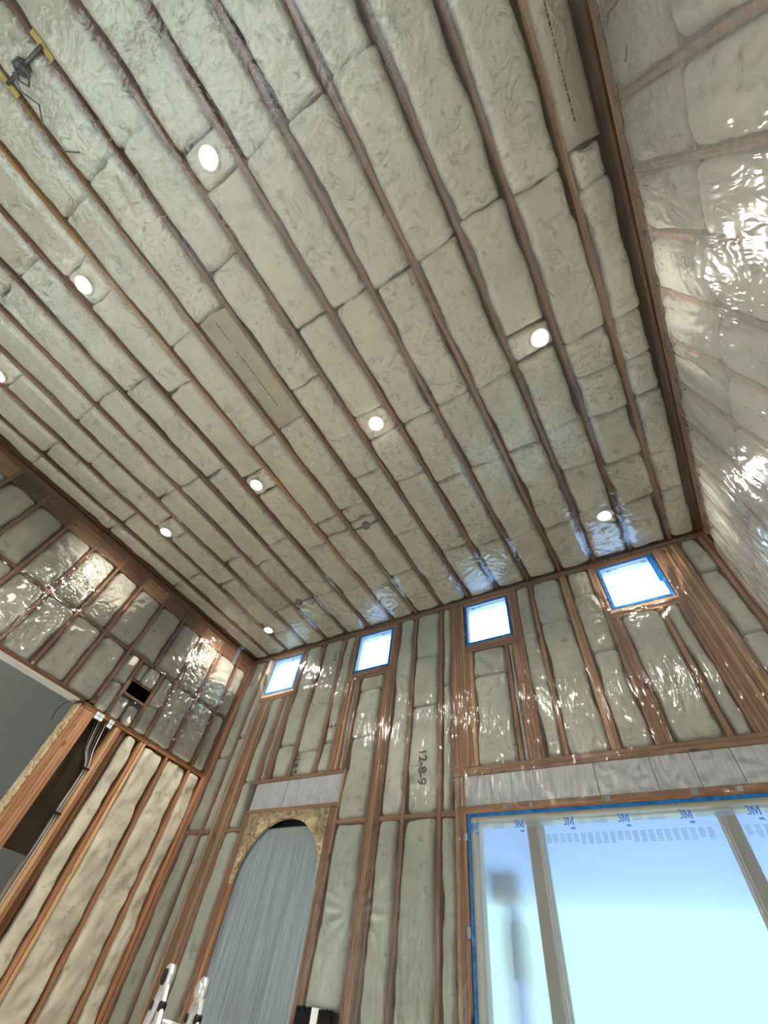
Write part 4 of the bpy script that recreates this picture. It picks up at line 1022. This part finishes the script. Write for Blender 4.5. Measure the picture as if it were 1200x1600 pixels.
def hright(u, v): return 0.006 + sstep((RB_Z + 0.02 - v) / 0.16) * np.maximum(0.052 + 0.018 * fbm(u * 2.2, v * 0.8, 35, 3) + pucker_field(u, v, rpk) + 0.006 * vn(u * 14, v * 1.4, 3), 0.029)
sheet('plastic_sheet', 'right', -3.4, YB - 0.06, 0.2, H - 0.03, 0.022, hright, M_POLY_R, 'loose milky plastic sheet hanging over the right wall')

# ------------------------------------------------------------------ folding ladder
A = Vector((-3.87, 3.16, Z(0.21))); Bp = Vector((-3.765, 3.435, Z(0.185)))
ax = (Bp - A); ax.z = 0; axn = ax.normalized(); out_ = Vector((axn.y, -axn.x, 0))
t = empty('folding_ladder', ((A.x + Bp.x) / 2, (A.y + Bp.y) / 2, 0))
off = Vector((t.location))
def rail(p0, p1, w=0.036, th=0.014):
    d = (p1 - p0).normalized(); s = axn; n = d.cross(s).normalized()
    bm = bmesh.new(); vs = []
    for p in (p0, p1):
        for a_, b_ in ((-1, -1), (1, -1), (1, 1), (-1, 1)): vs.append(bm.verts.new(p + n * a_ * w + s * b_ * th - off))
    for f in ((0, 3, 2, 1), (4, 5, 6, 7), (0, 1, 5, 4), (1, 2, 6, 5), (2, 3, 7, 6), (3, 0, 4, 7)): bm.faces.new([vs[i] for i in f])
    bmesh.ops.recalc_face_normals(bm, faces=bm.faces[:])
    bmesh.ops.bevel(bm, geom=bm.edges[:], offset=0.005, segments=2, affect='EDGES')
    me = bpy.data.meshes.new('rail'); bm.to_mesh(me); bm.free(); return link('rail', me, M_ALU, t)
feet = []
for P0 in (A, Bp):
    for sg in (-1, 1):
        foot = Vector((P0.x, P0.y, 0.02)) + out_ * sg * 0.80
        top = P0 + out_ * sg * 0.030 - Vector((0, 0, 0.045))
        rail(foot, top); feet.append((foot, top, sg))
        cyl('foot', foot - Vector((0, 0, 0.02)), foot + Vector((0, 0, 0.03)), 0.036, 0.032, M_BLACK, t, 16, 0.004)
    hinge = cyl('hinge_disc', P0 - axn * 0.026, P0 + axn * 0.026, 0.072, 0.072, M_ALU, t, 32, 0.006)
    k1 = cyl('hinge_knob', P0 - axn * 0.040, P0 + axn * 0.040, 0.044, 0.044, M_BLACK if P0 is A else M_ALU, t, 24, 0.005)
    for sg in (-1, 1):
        cyl('lock_knob', P0 + out_ * sg * 0.095 - Vector((0, 0, 0.14)) - axn * 0.024, P0 + out_ * sg * 0.095 - Vector((0, 0, 0.14)) + axn * 0.024, 0.026, 0.026, M_BLACK, t, 20, 0.003)
for sg in (-1, 1):
    for f_ in (0.90, 0.72, 0.54, 0.36, 0.18):
        fa = [q for q in feet if q[2] == sg]
        p = fa[0][0].lerp(fa[0][1], f_); q = fa[1][0].lerp(fa[1][1], f_)
        cyl('rung', p, q, 0.026 if f_ == 0.90 else 0.019, 0.026 if f_ == 0.90 else 0.019, M_GALV if f_ == 0.90 else M_ALU, t, 12)
tag(t, 'aluminium folding ladder with round hinges at the bottom left', 'ladder')
